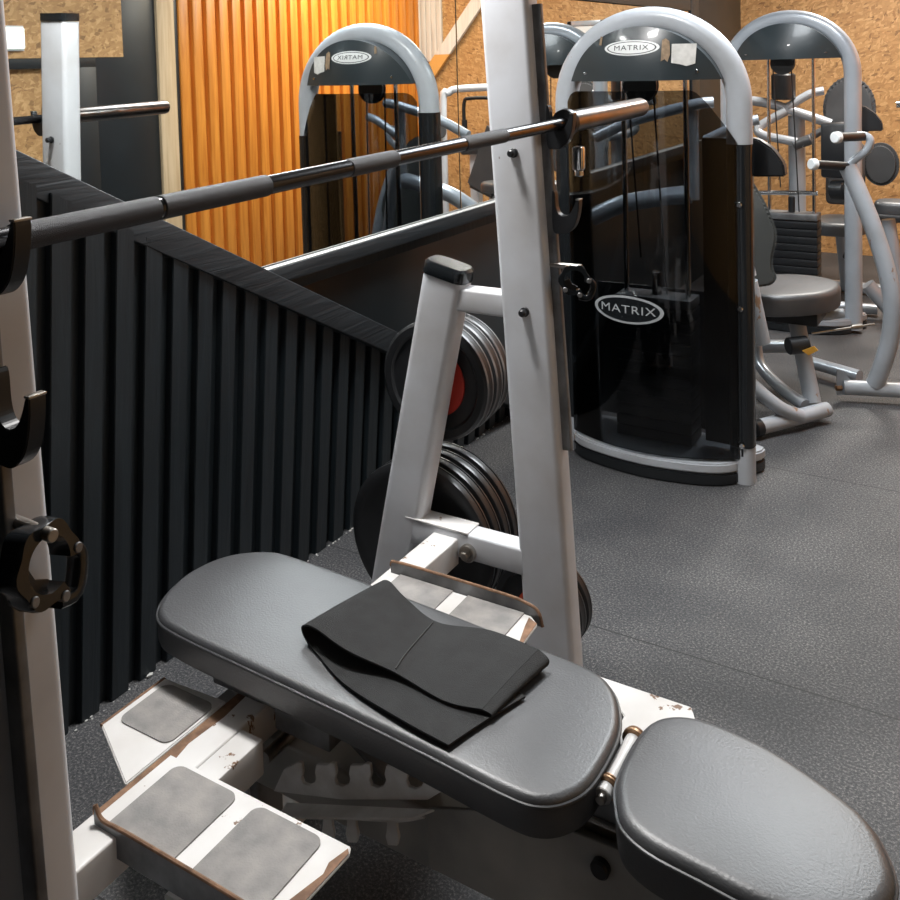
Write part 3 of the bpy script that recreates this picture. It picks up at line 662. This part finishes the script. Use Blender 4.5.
# one loop: top layer -> left fold -> bottom layer that swings toward the near edge -> right fold
near = [(-.702, 1.282, .490), (-.765, 1.272, .488), (-.865, 1.285, .4935), (-.955, 1.275, .5085), (-1.035, 1.292, .514), (-1.072, 1.302, .502), (-1.066, 1.300, .484), (-1.02, 1.278, .4785), (-.93, 1.236, .4785), (-.80, 1.208, .481), (-.715, 1.199, .4795)]
far = [(-.682, 1.450, .502), (-.775, 1.452, .506), (-.88, 1.447, .492), (-.962, 1.470, .503), (-1.015, 1.498, .506), (-1.040, 1.505, .494), (-1.030, 1.502, .481), (-.985, 1.47, .4785), (-.90, 1.42, .4785), (-.775, 1.385, .4785), (-.665, 1.36, .4785)]
b = B(); ribbon(b, near, far); obj('band_loop', b, 'fabric', band)
near2 = [(-.702, 1.282, .490), (-.688, 1.284, .4860), (-.695, 1.284, .4795), (-.73, 1.268, .4785), (-.78, 1.262, .4785)]
far2 = [(-.682, 1.450, .502), (-.664, 1.448, .492), (-.672, 1.446, .4795), (-.71, 1.458, .4785), (-.76, 1.445, .4785)]
b = B(); ribbon(b, near2, far2); obj('band_fold', b, 'fabric', band)
b = B(); tube(b, [(-.868, 1.292, .4972), (-.874, 1.33, .4984), (-.880, 1.40, .4974), (-.884, 1.440, .4955)], .0011, 6, 4); obj('seam', b, 'stitch', band)

# ------------------------------------------------------------------ selectorised machines
def arch_pts(cx, y, a, zc, bb, zl, zr, n=28):
    P = [V((cx-a, y, zl))] + [V((cx-a, y, zl+(zc-zl)*k/3)) for k in (1, 2)] if zl < zc-.02 else []
    for i in range(n+1):
        t = PI-PI*i/n; P.append(V((cx+a*math.cos(t), y, zc+bb*math.sin(t))))
    P += [V((cx+a, y, zc+(zr-zc)*k/4)) for k in (1, 2, 3, 4)]
    return P
def badge(cx, cz, w, h, parent, surf, dark=False, size=.03):
    """oval emblem laid on a curved surface y = surf(x, z)"""
    def lay(b, off):
        for v in b.verts: v.co.y += surf(v.co.x, v.co.z)-off
        return b
    def ov(a, c, off):
        b = B(); rings = []
        for q in (1, .75, .5, .25): rings.append([b.verts.new((cx+a*q*math.cos(2*PI*i/48), 0, cz+c*q*math.sin(2*PI*i/48))) for i in range(48)])
        ring_bridge(b, rings, cap=False); b.faces.new(rings[-1]); return lay(b, off)
    lg = obj('logo', ov(w/2, h/2, .0012), 'badge_grey' if dark else 'badge', parent, 'oval emblem with lettering')
    obj('logo_ring', ov(w*.45, h*.42, .0018), 'gloss_black' if dark else 'badge_dark', lg)
    if not dark: obj('logo_field', ov(w*.425, h*.37, .0024), 'badge', lg)
    mtx = Matrix.Translation((cx, 0, cz)) @ Matrix.Rotation(PI/2, 4, 'X')
    obj('logo_text', lay(text_mesh('MATRIX', size, mtx, .0003, 1.3), .0034), 'badge_dark' if not dark else 'badge_grey', lg, sharp=20)
    return lg
def head_y(cx, y, x, z):
    u = (x-cx)/.30; f = (z-1.41)/.19
    return y-.040-.105*max(0, 1-u*u)*(1-.30*min(f*f, 1.2))
def head_patch(bm, cx, y, pts, off=.0042, n=1):
    vs = [bm.verts.new((px_, head_y(cx, y, px_, pz)-off, pz)) for px_, pz in pts]
    bmesh.ops.triangulate(bm, faces=[bm.faces.new(vs)])
def tower(root, cx, y, shroud, sil, dz=0):
    a, zc, bb = .316, 1.325+dz, .305
    b = B(); P = arch_pts(cx, y, a, zc, bb, 1.29 if shroud else .95, 1.185 if shroud else .02)
    sweep(b, P, rrect(.085, .075, .034, 5), up=(0, 1, 0)); fr = obj('arch_frame', b, sil, root)
    # left leg down to the floor
    if shroud:
        for sx, zz in ((-1, 1.29), (1, 1.185)):
            b = B(); sweep(b, [(cx+sx*a, y, zz), (cx+sx*a, y, .13)], rrect(.086, .080, .03, 5), up=(0, 1, 0)); obj('leg_shroud', b, 'gloss_black', root)
            b = B(); sweep(b, [(cx+sx*a, y, .1299), (cx+sx*a, y, .0)], rrect(.084, .078, .034, 5), up=(0, 1, 0)); obj('frame_foot', b, sil, root)
    else:
        b = B(); sweep(b, [(cx-a, y, .96), (cx-a, y, .02)], rrect(.075, .085, .034, 5), up=(0, 1, 0)); obj('frame_leg', b, sil, root)
    # head panel filling the arch
    ins = .03; zb = zc+.085; n = 24; q = []
    a2, b2 = a-ins, bb-ins
    t0 = math.asin((zb-zc)/b2)
    for i in range(n+1):
        t = t0+(PI-2*t0)*i/n; q.append((cx+a2*math.cos(t), y-.045, zc+b2*math.sin(t)))
    b = B(); NX, NZ = 28, 8; F = []; K = []
    for i in range(NX+1):
        t = t0+(PI-2*t0)*i/NX; x = cx+a2*math.cos(t)*.999; zt_ = max(zc+b2*math.sin(t), zb+.004)
        F.append([b.verts.new((x, head_y(cx, y, x, zb-dz+(zt_-zb)*k/NZ), zb+(zt_-zb)*k/NZ)) for k in range(NZ+1)])
        K.append([b.verts.new((x, y-.005, zb+(zt_-zb)*k/NZ)) for k in range(NZ+1)])
    for i in range(NX):
        for k in range(NZ):
            b.faces.new((F[i][k], F[i+1][k], F[i+1][k+1], F[i][k+1])); b.faces.new((K[i][k], K[i][k+1], K[i+1][k+1], K[i+1][k]))
        b.faces.new((F[i][0], K[i][0], K[i+1][0], F[i+1][0])); b.faces.new((F[i][NZ], F[i+1][NZ], K[i+1][NZ], K[i][NZ]))
    for i in (0, NX):
        for k in range(NZ): b.faces.new((F[i][k], F[i][k+1], K[i][k+1], K[i][k]))
    hd = obj('head_panel', b, 'head', root)
    for sx in (-1, 1):
        x = cx+sx*.2; yh = head_y(cx, y, x, zb-dz+.03); b = B(); cyl(b, (x, yh-.005, zb+.03), (x, yh+.004, zb+.03), .006, 12, .001); obj('screw', b, 'chrome', hd)
    # pulley, rods, cables, stack
    b = B(); disc(b, (cx-.03, y-.01, zb-.02), (0, 1, 0), [(0, .03), (0, .062), (.008, .064), (.012, .055), (.018, .055), (.022, .064), (.03, .062), (.03, .03)], 36); obj('pulley', b, 'black', root)
    for x in (cx-.115, cx+.115):
        b = B(); cyl(b, (x, y+.06, .08), (x, y+.06, zb+.03), .0095, 14); obj('guide_rod', b, 'chrome', root)
    for x in (cx-.085, cx+.01):
        b = B(); tube(b, [(x, y+.02, zb-.02), (x+.03, y+.05, .75 if x < cx else .62)], .0035, 8); obj('cable', b, 'black', root)
    st = B(); box(st, (cx-.14, y-.0, .58), (cx+.14, y+.12, .615), .004); tp = obj('top_plate', st, 'dull_steel', root)
    b = B(); cyl(b, (cx, y+.06, .615), (cx, y+.06, .70), .018, 16, .003); obj('selector_head', b, 'black', tp)
    for k in range(12):
        z = .085+k*.0410; b = B(); box(b, (cx-.14, y-.005, z), (cx+.14, y+.125, z+.037), .004); obj('weight_block', b, 'black', root)
    # base
    b = B(); q = [(cx-a-.01, y+.03), (cx-a+.03, y-.06), (cx-.2, y-.115), (cx-.0, y-.15), (cx+.2, y-.12), (cx+a-.02, y-.06), (cx+a+.01, y+.03), (cx+a, y+.16), (cx-a, y+.16)]
    q = [(p.x, p.y, .045) for p in spline([(x, yy, 0) for x, yy in q], 4, True)]
    prism(b, q, (0, 0, .035), .006); bs = obj('base', b, sil, root)
    b = B(); prism(b, [(p[0], p[1], .0) for p in q], (0, 0, .044), .006); obj('rubber_foot', b, 'gloss_black', bs)
    # cam cover plate on the right
    b = B(); q = [(cx+a-.01, y+.09, 1.06), (cx+a-.01, y+.09, 1.20), (cx+a+.04, y+.09, 1.195), (cx+a+.09, y+.09, 1.16), (cx+a+.125, y+.09, 1.11), (cx+a+.13, y+.09, 1.065)]
    prism(b, q, (0, .05, 0), .006); obj('cam_cover', b, 'black', root)
    return fr, hd

m1 = thing('chest_press_machine', 'silver weight tower machine with smoked cover and white oval badge, nearest', 'gym machine', (-1.12, 3.45, 0))
cx, cy = -1.135, 3.44
fr, hd = tower(m1, cx, cy, True, 'silver_worn')
hs = lambda x, z: head_y(cx, cy, x, z)
badge(-1.152, 1.526, .200, .054, hd, hs, size=.025)
for m_, lab, pts in (('tape', 'white torn tape patch', [(-1.012, 1.470), (-.985, 1.465), (-.965, 1.458), (-.938, 1.466), (-.934, 1.534), (-1.012, 1.535)]),
                     ('tape_brown', 'brown torn tape patch', [(-1.046, 1.476), (-1.034, 1.484), (-1.024, 1.474), (-1.016, 1.50), (-1.020, 1.545), (-1.032, 1.555), (-1.044, 1.55)]),
                     ('tape_brown', 'brown torn tape patch', [(-1.275, 1.54), (-1.265, 1.538), (-1.262, 1.568), (-1.270, 1.572)])):
    b = B(); head_patch(b, cx, cy, pts); obj('tape_patch', b, m_, hd, lab)
# curved smoked cover
def cover_sheet(x0, x1, n, zt, zb, th=.005):
    """curved sheet convex toward -Y; zt(x) top height"""
    b = B(); fa = []; fb = []
    for i in range(n+1):
        x = x0+(x1-x0)*i/n; u = (x-cx)/.33; yy = cy-.145+.115*u*u
        za = zt(x); col = []; col2 = []
        for k in range(9):
            z = zb+(za-zb)*k/8; col.append(b.verts.new((x, yy, z))); col2.append(b.verts.new((x, yy+th, z)))
        fa.append(col); fb.append(col2)
    for i in range(n):
        for k in range(8):
            b.faces.new((fa[i][k], fa[i+1][k], fa[i+1][k+1], fa[i][k+1])); b.faces.new((fb[i][k], fb[i][k+1], fb[i+1][k+1], fb[i+1][k]))
        b.faces.new((fa[i][0], fb[i][0], fb[i+1][0], fa[i+1][0])); b.faces.new((fa[i][8], fa[i+1][8], fb[i+1][8], fb[i][8]))
    for k in range(8):
        b.faces.new((fa[0][k], fa[0][k+1], fb[0][k+1], fb[0][k])); b.faces.new((fa[n][k], fb[n][k], fb[n][k+1], fa[n][k+1]))
    return b
def zt(x):
    if x < -1.37: return 1.375-.05*(1-math.sqrt(max(0, 1-((-1.37-x)/.056)**2)))
    if x > -.95: return 1.375-.19*((x+.95)/.135)**1.3
    return 1.375
sh = obj('smoked_cover', cover_sheet(-1.425, -.815, 40, zt, .09), 'smoke', m1, 'curved smoked see-through cover')
b = B(); sweep(b, [(-.812, cy-.01, .10), (-.812, cy-.01, 1.18)], rrect(.010, .06, .004), up=(0, 1, 0)); obj('cover_edge', b, 'black', m1)
# opaque rear shield along the right part and low back panel
b = B(); box(b, (-.960, cy+.045, .10), (-.815, cy+.055, 1.20), .003); obj('side_shield', b, 'black', m1)
b = B(); box(b, (-1.40, cy+.15, .10), (-.83, cy+.158, .62), .003); obj('rear_shield', b, 'black', m1)
yb_ = lambda x: cy-.145+.115*((x-cx)/.33)**2
badge(-1.178, .598, .262, .100, m1, lambda x, z: yb_(x), True, .041)
for z in (.14, .62, .98):
    b = B(); cyl(b, (-.812, cy-.052, z), (-.812, cy-.038, z), .010, 14, .003); obj('bolt', b, 'chrome', m1)
# inner linkage tubes behind the cover
b = B(); tube(b, [(-1.46, 3.75, 1.17), (-1.30, 3.76, 1.24), (-1.08, 3.78, 1.30), (-1.0, 3.8, 1.31)], .022, 14, 5); obj('upper_link', b, 'silver', m1)
b = B(); tube(b, [(-1.48, 3.75, .84), (-1.36, 3.76, .90), (-1.20, 3.78, .935), (-1.09, 3.80, .95)], .036, 16, 5); obj('lower_link', b, 'silver', m1)
b = B(); tube(b, [(-1.08, 3.80, .93), (-1.08, 3.80, 1.28)], .022, 14); obj('upright_link', b, 'silver', m1)
b = B(); tube(b, [(-1.03, 3.86, 1.05), (-.95, 3.90, .85), (-.90, 3.92, .62)], .026, 14, 5); tube(b, [(-.90, 3.92, .60), (-.86, 3.95, .35)], .03, 14); obj('lever', b, 'silver_worn', m1)
b = B(); tube(b, [(-1.04, 3.82, 1.16), (-.92, 3.85, 1.22), (-.85, 3.87, 1.24)], .02, 14, 4); obj('side_link', b, 'silver', m1)
b = B(); cyl(b, (-1.0, 3.82, .55), (-.92, 3.9, .56), .022, 16, .003); obj('pivot', b, 'silver', m1)
# seat
def shaped_pad(bm, outline, z0, z1): pad_mesh(bm, [(p.x, p.y) for p in spline([(x, y, 0) for x, y in outline], 5, True)], z0, z1, .008, .024)
b = B(); shaped_pad(b, [(-.99, 4.10), (-1.02, 4.28), (-.97, 4.44), (-.86, 4.52), (-.74, 4.52), (-.655, 4.45), (-.64, 4.32), (-.68, 4.20), (-.78, 4.10), (-.88, 4.06)], .425, .515); st = obj('seat', b, 'vinyl', m1)
b = B(); box(b, (-.93, 4.2, .37), (-.70, 4.42, .424), .006); obj('seat_plate', b, 'black', st)
# back pad: shaped outline in the XZ plane, standing between tower and seat
q = [(-1.06, .52), (-1.06, 1.08), (-1.0, 1.12), (-.945, 1.06), (-.895, .97), (-.855, .90), (-.822, .82), (-.812, .76), (-.826, .69), (-.828, .64), (-.816, .60), (-.85, .565), (-.95, .55)]
b = B(); prism(b, [(p.x, 4.0, p.z) for p in spline([(x, 0, z) for x, z in q], 5, True)], (-.02, .07, 0), .012); obj('back_rest', b, mat('grey_pad_back', (.11, .115, .11), .6), m1)
b = B(); tube(b, [(-.80, 4.30, .37), (-.775, 4.28, .25), (-.72, 4.20, .05)], .034, 18, 4); obj('seat_post', b, 'silver_worn', m1)
b = B(); tube(b, [(-1.02, 3.95, .30), (-.92, 3.93, .20), (-.80, 3.95, .10), (-.735, 4.02, .055)], .028, 16, 5); obj('base_tube', b, 'silver_worn', m1)
b = B(); tube(b, [(-.86, 3.86, .04), (-.66, 4.16, .05)], .030, 16); ft = obj('front_foot', b, 'silver_worn', m1)
b = B(); cyl(b, (-.875, 3.835, .04), (-.855, 3.868, .04), .034, 18, .004); obj('foot_cap', b, 'black', ft)
b = B(); tube(b, [(-1.0, 4.45, .22), (-.97, 4.4, .12), (-.86, 4.28, .07), (-.74, 4.16, .05)], .026, 16, 4); obj('base_tube', b, 'silver', m1)
b = B(); tube(b, [(-.99, 4.55, .16), (-.80, 4.50, .20), (-.80, 4.48, .20)], .03, 16); obj('base_tube', b, 'silver', m1)
b = B(); cyl(b, (-.80, 4.12, .30), (-.735, 4.17, .305), .035, 22, .004); kn = obj('adjuster', b, 'black', m1)
b = B(); prism(b, [(-.745, 4.115, .29), (-.70, 4.115, .315), (-.685, 4.115, .30), (-.72, 4.115, .275)], (0, .006, 0)); obj('tag', b, 'tag_yellow', kn, 'yellow tag')
b = B(); cyl(b, (-.74, 4.30, .315), (-.52, 4.45, .345), .005, 10); cyl(b, (-.60, 4.40, .334), (-.565, 4.42, .339), .011, 10); obj('gas_strut', b, 'steel', m1)
b = B(); tube(b, [(-.82, 4.38, .345), (-.64, 4.46, .375)], .021, 14); obj('side_handle', b, 'silver_worn', m1)
b = B(); tube(b, [(-.86, 4.75, .06), (-.60, 4.62, .06)], .028, 14); obj('base_tube', b, 'silver', m1)
b = B(); tube(b, [(-.64, 4.44, .06), (-.40, 4.52, .06)], .032, 18); ax_ = obj('axle_tube', b, 'silver_worn', m1)
b = B(); prism(b, [(-.665, 4.42, .03), (-.665, 4.42, .14), (-.64, 4.44, .13), (-.615, 4.46, .09), (-.615, 4.46, .03)], (.004, -.006, 0), .001); obj('axle_bracket', b, 'silver', ax_)
b = B(); cyl(b, (-.665, 4.415, .06), (-.645, 4.43, .06), .012, 6); obj('bolt', b, 'brass', ax_)
# curved press arm with two hand grips
b = B(); sweep(b, spline([(-.628, 4.50, 1.0), (-.585, 4.49, .90), (-.525, 4.48, .74), (-.475, 4.48, .56), (-.456, 4.48, .42), (-.468, 4.48, .27), (-.505, 4.48, .13), (-.525, 4.48, .075)], 6), circ(.036, 18)); arm = obj('press_arm', b, 'silver_worn', m1)
b = B(); tube(b, [(-.63, 4.50, .99), (-.60, 4.50, 1.03), (-.555, 4.50, 1.07), (-.54, 4.50, 1.11), (-.555, 4.50, 1.13), (-.59, 4.49, 1.135)], .017, 12, 4); obj('handle_bracket', b, 'silver', arm)
for p0, p1 in (((-.565, 4.50, 1.13), (-.645, 4.36, 1.135)), ((-.625, 4.50, 1.0), (-.735, 4.36, 1.02))):
    b = B(); cyl(b, p0, p1, .019, 18, .002); g = obj('hand_grip', b, 'rubber', arm)
    d = (V(p1)-V(p0)).normalized(); b = B(); cyl(b, V(p1)-d*.008, V(p1)+d*.02, .024, 20, .004); obj('grip_cap', b, 'badge', g)

m2 = thing('weight_stack_machine', 'silver arched weight tower machine farther back by the strand board wall', 'gym machine', (-1.07, 5.5, 0))
tower(m2, -1.065, 5.56, False, 'silver', .045)
b = B(); tube(b, [(-1.30, 5.62, .64), (-1.27, 5.62, .70), (-1.2, 5.62, .715), (-.93, 5.62, .725)], .013, 12, 4); obj('selector_arm', b, 'chrome', m2)
b = B(); cyl(b, (-.88, 5.75, .73), (-.80, 5.72, .735), .055, 24, .008); cyl(b, (-.80, 5.72, .735), (-.76, 5.70, .737), .05, 24, .008); rl = obj('roller', b, 'black', m2)
b = B(); tube(b, [(-.80, 5.74, .72), (-.77, 5.75, .62), (-.77, 5.76, .45), (-.80, 5.78, .35)], .035, 14, 4); obj('roller_arm', b, 'black', m2)
b = B(); box(b, (-.93, 5.70, .80), (-.74, 5.76, 1.10), .015); obj('side_pad', b, 'black', m2)
b = B(); pad_t = bmesh.new(); shaped_pad(b, [(-.66, 5.80), (-.66, 5.95), (-.45, 5.97), (-.40, 5.88), (-.45, 5.80)], .60, .67); obj('seat', b, 'vinyl', m2)
b = B(); tube(b, [(-.72, 5.85, .20), (-.60, 5.88, .05)], .04, 14); tube(b, [(-.62, 5.9, .56), (-.55, 5.9, .05)], .035, 14); obj('seat_post', b, 'silver', m2)
for x in (-1.42,):
    b = B(); tube(b, [(x, 5.60, .04), (x, 5.9, .04), (-.68, 5.95, .04)], .03, 12); obj('base_tube', b, 'silver', m2)

# third machine right at the back: crossing tubes and round pads
m3 = thing('rotary_torso_machine', 'silver tubed gym machine with black round pads, farthest back before the strand board', 'gym machine', (-1.2, 6.5, 0))
b = B(); tube(b, [(-1.47, 6.3, 1.20), (-1.32, 6.32, 1.175), (-1.12, 6.34, 1.105), (-.98, 6.36, 1.05)], .030, 14, 4); obj('top_tube', b, 'silver', m3)
b = B(); tube(b, [(-1.22, 6.28, 1.13), (-1.36, 6.22, 1.04), (-1.34, 6.2, .99), (-1.2, 6.2, .96), (-1.10, 6.2, .94)], .027, 14, 5); obj('lever_tube', b, 'silver', m3)
b = B(); tube(b, [(-1.10, 6.2, .95), (-1.0, 6.22, 1.02), (-.88, 6.24, 1.05), (-.80, 6.24, 1.0)], .022, 14, 5); cyl(b, (-1.16, 6.2, .93), (-1.06, 6.2, .97), .032, 16, .004); obj('grip_bar', b, 'vinyl', m3)
b = B(); tube(b, [(-1.22, 6.32, 1.15), (-1.10, 6.36, 1.23), (-1.02, 6.38, 1.25)], .026, 14, 3); tube(b, [(-1.18, 6.4, 1.1), (-1.18, 6.42, .05)], .05, 18); obj('column', b, 'silver', m3)
b = B(); cyl(b, (-1.24, 6.32, 1.20), (-1.24, 6.32, 1.36), .07, 28, .01); obj('pivot_cap', b, 'black', m3)
for (x, z, rx, rz, yy) in ((-.90, 1.13, .15, .20, 6.5), (-.72, .80, .10, .13, 6.45)):
    b = B(); prism(b, [(x+rx*math.cos(2*PI*i/36), yy, z+rz*math.sin(2*PI*i/36)) for i in range(36)], (0, .07, 0), .02); obj('pad', b, 'vinyl', m3)
b = B(); box(b, (-1.02, 6.40, .55), (-.80, 6.47, .93), .03, 3); obj('back_rest', b, 'vinyl', m3)
b = B(); shaped_pad(b, [(-1.02, 6.05), (-1.02, 6.35), (-.80, 6.38), (-.76, 6.2), (-.82, 6.04)], .42, .50); obj('seat', b, 'vinyl', m3)
b = B(); tube(b, [(-1.5, 6.45, .04), (-.5, 6.45, .04)], .035, 14); tube(b, [(-.9, 6.2, .42), (-.9, 6.4, .05)], .035, 14); obj('base_frame', b, 'silver', m3)
b = B(); tube(b, [(-.35, 6.35, 1.17), (-.62, 6.3, 1.17)], .02, 12); obj('side_bar', b, 'chrome', m3)
b = B(); tube(b, [(-.40, 6.3, .52), (-.75, 6.35, .50)], .035, 12); tube(b, [(-.40, 6.3, .52), (-.40, 6.3, .04)], .03, 12); obj('lower_bar', b, 'vinyl', m3)

# rack opposite, seen only in the mirror
m4 = thing('tubular_frame_machine', 'white tubular frame machine with black roller pads, reflected in the mirror', 'gym machine', (.15, 6.3, 0))
b = B(); tube(b, [(.14, 6.3, .04), (.14, 6.3, 1.15), (.10, 6.32, 1.26), (.0, 6.35, 1.29), (-.45, 6.4, 1.30)], .028, 14, 6); tube(b, [(-.42, 6.4, 1.29), (-.42, 6.4, .04)], .028, 14); obj('frame', b, 'white', m4)
b = B(); tube(b, [(-.35, 6.3, 1.22), (-.10, 6.3, 1.22), (-.04, 6.3, 1.18), (-.04, 6.3, .95)], .014, 12, 5); obj('handle', b, 'black', m4)
b = B(); tube(b, [(-.04, 6.3, 1.06), (-.04, 6.3, .93)], .021, 14); obj('hand_grip', b, 'rubber', m4)
b = B(); cyl(b, (-.04, 6.25, .86), (-.42, 6.25, .88), .055, 22, .01); obj('roller', b, 'vinyl', m4)
b = B(); cyl(b, (.10, 6.2, .98), (.20, 6.25, .98), .055, 22, .015); obj('roller', b, 'vinyl', m4)
b = B(); beam(b, (-.10, 6.35, .85), (-.10, 6.35, .0), .07, .07, up=(0, 1, 0)); obj('post', b, 'white', m4)
b = B(); t_ = bmesh.new(); bmesh.ops.create_cube(t_, size=1); bmesh.ops.scale(t_, vec=(.24, .07, .50), verts=t_.verts); bmesh.ops.bevel(t_, geom=t_.edges[:], offset=.025, segments=3, affect='EDGES')
merge(b, t_, Matrix.Translation((-.34, 6.14, .78)) @ Matrix.Rotation(math.radians(-22), 4, 'Y')); obj('back_rest', b, 'vinyl', m4)
b = B(); tube(b, [(-.32, 6.15, .6), (-.30, 6.3, .3), (.1, 6.3, .3)], .03, 12); obj('back_support', b, 'white', m4)
# framed mirror leaning high on the back wall (seen in the wall mirror)
t = thing('framed_panel', 'silver framed white panel hung on the strand board, reflected in the mirror', 'framed panel', (-.45, YB-.02, 1.25))
b = B()
for lo, hi in (((-.62, YB-.03, 1.30), (-.58, YB, 1.80)), ((-.33, YB-.03, 1.30), (-.29, YB, 1.80)), ((-.62, YB-.03, 1.76), (-.29, YB, 1.80)), ((-.62, YB-.03, 1.30), (-.29, YB, 1.34))): box(b, lo, hi, .003)
obj('frame', b, 'silver', t)
b = B(); box(b, (-.58, YB-.015, 1.34), (-.33, YB-.001, 1.76), 0); obj('sheet', b, 'badge', t)
# ceiling light panels above the lamps
ceiling_panel(-1.30, 1.74, .34, .34, 'square ceiling light panel over the bench')
ceiling_panel(-.62, 3.8, .84, 1.34, 'long ceiling light panel over the aisle')
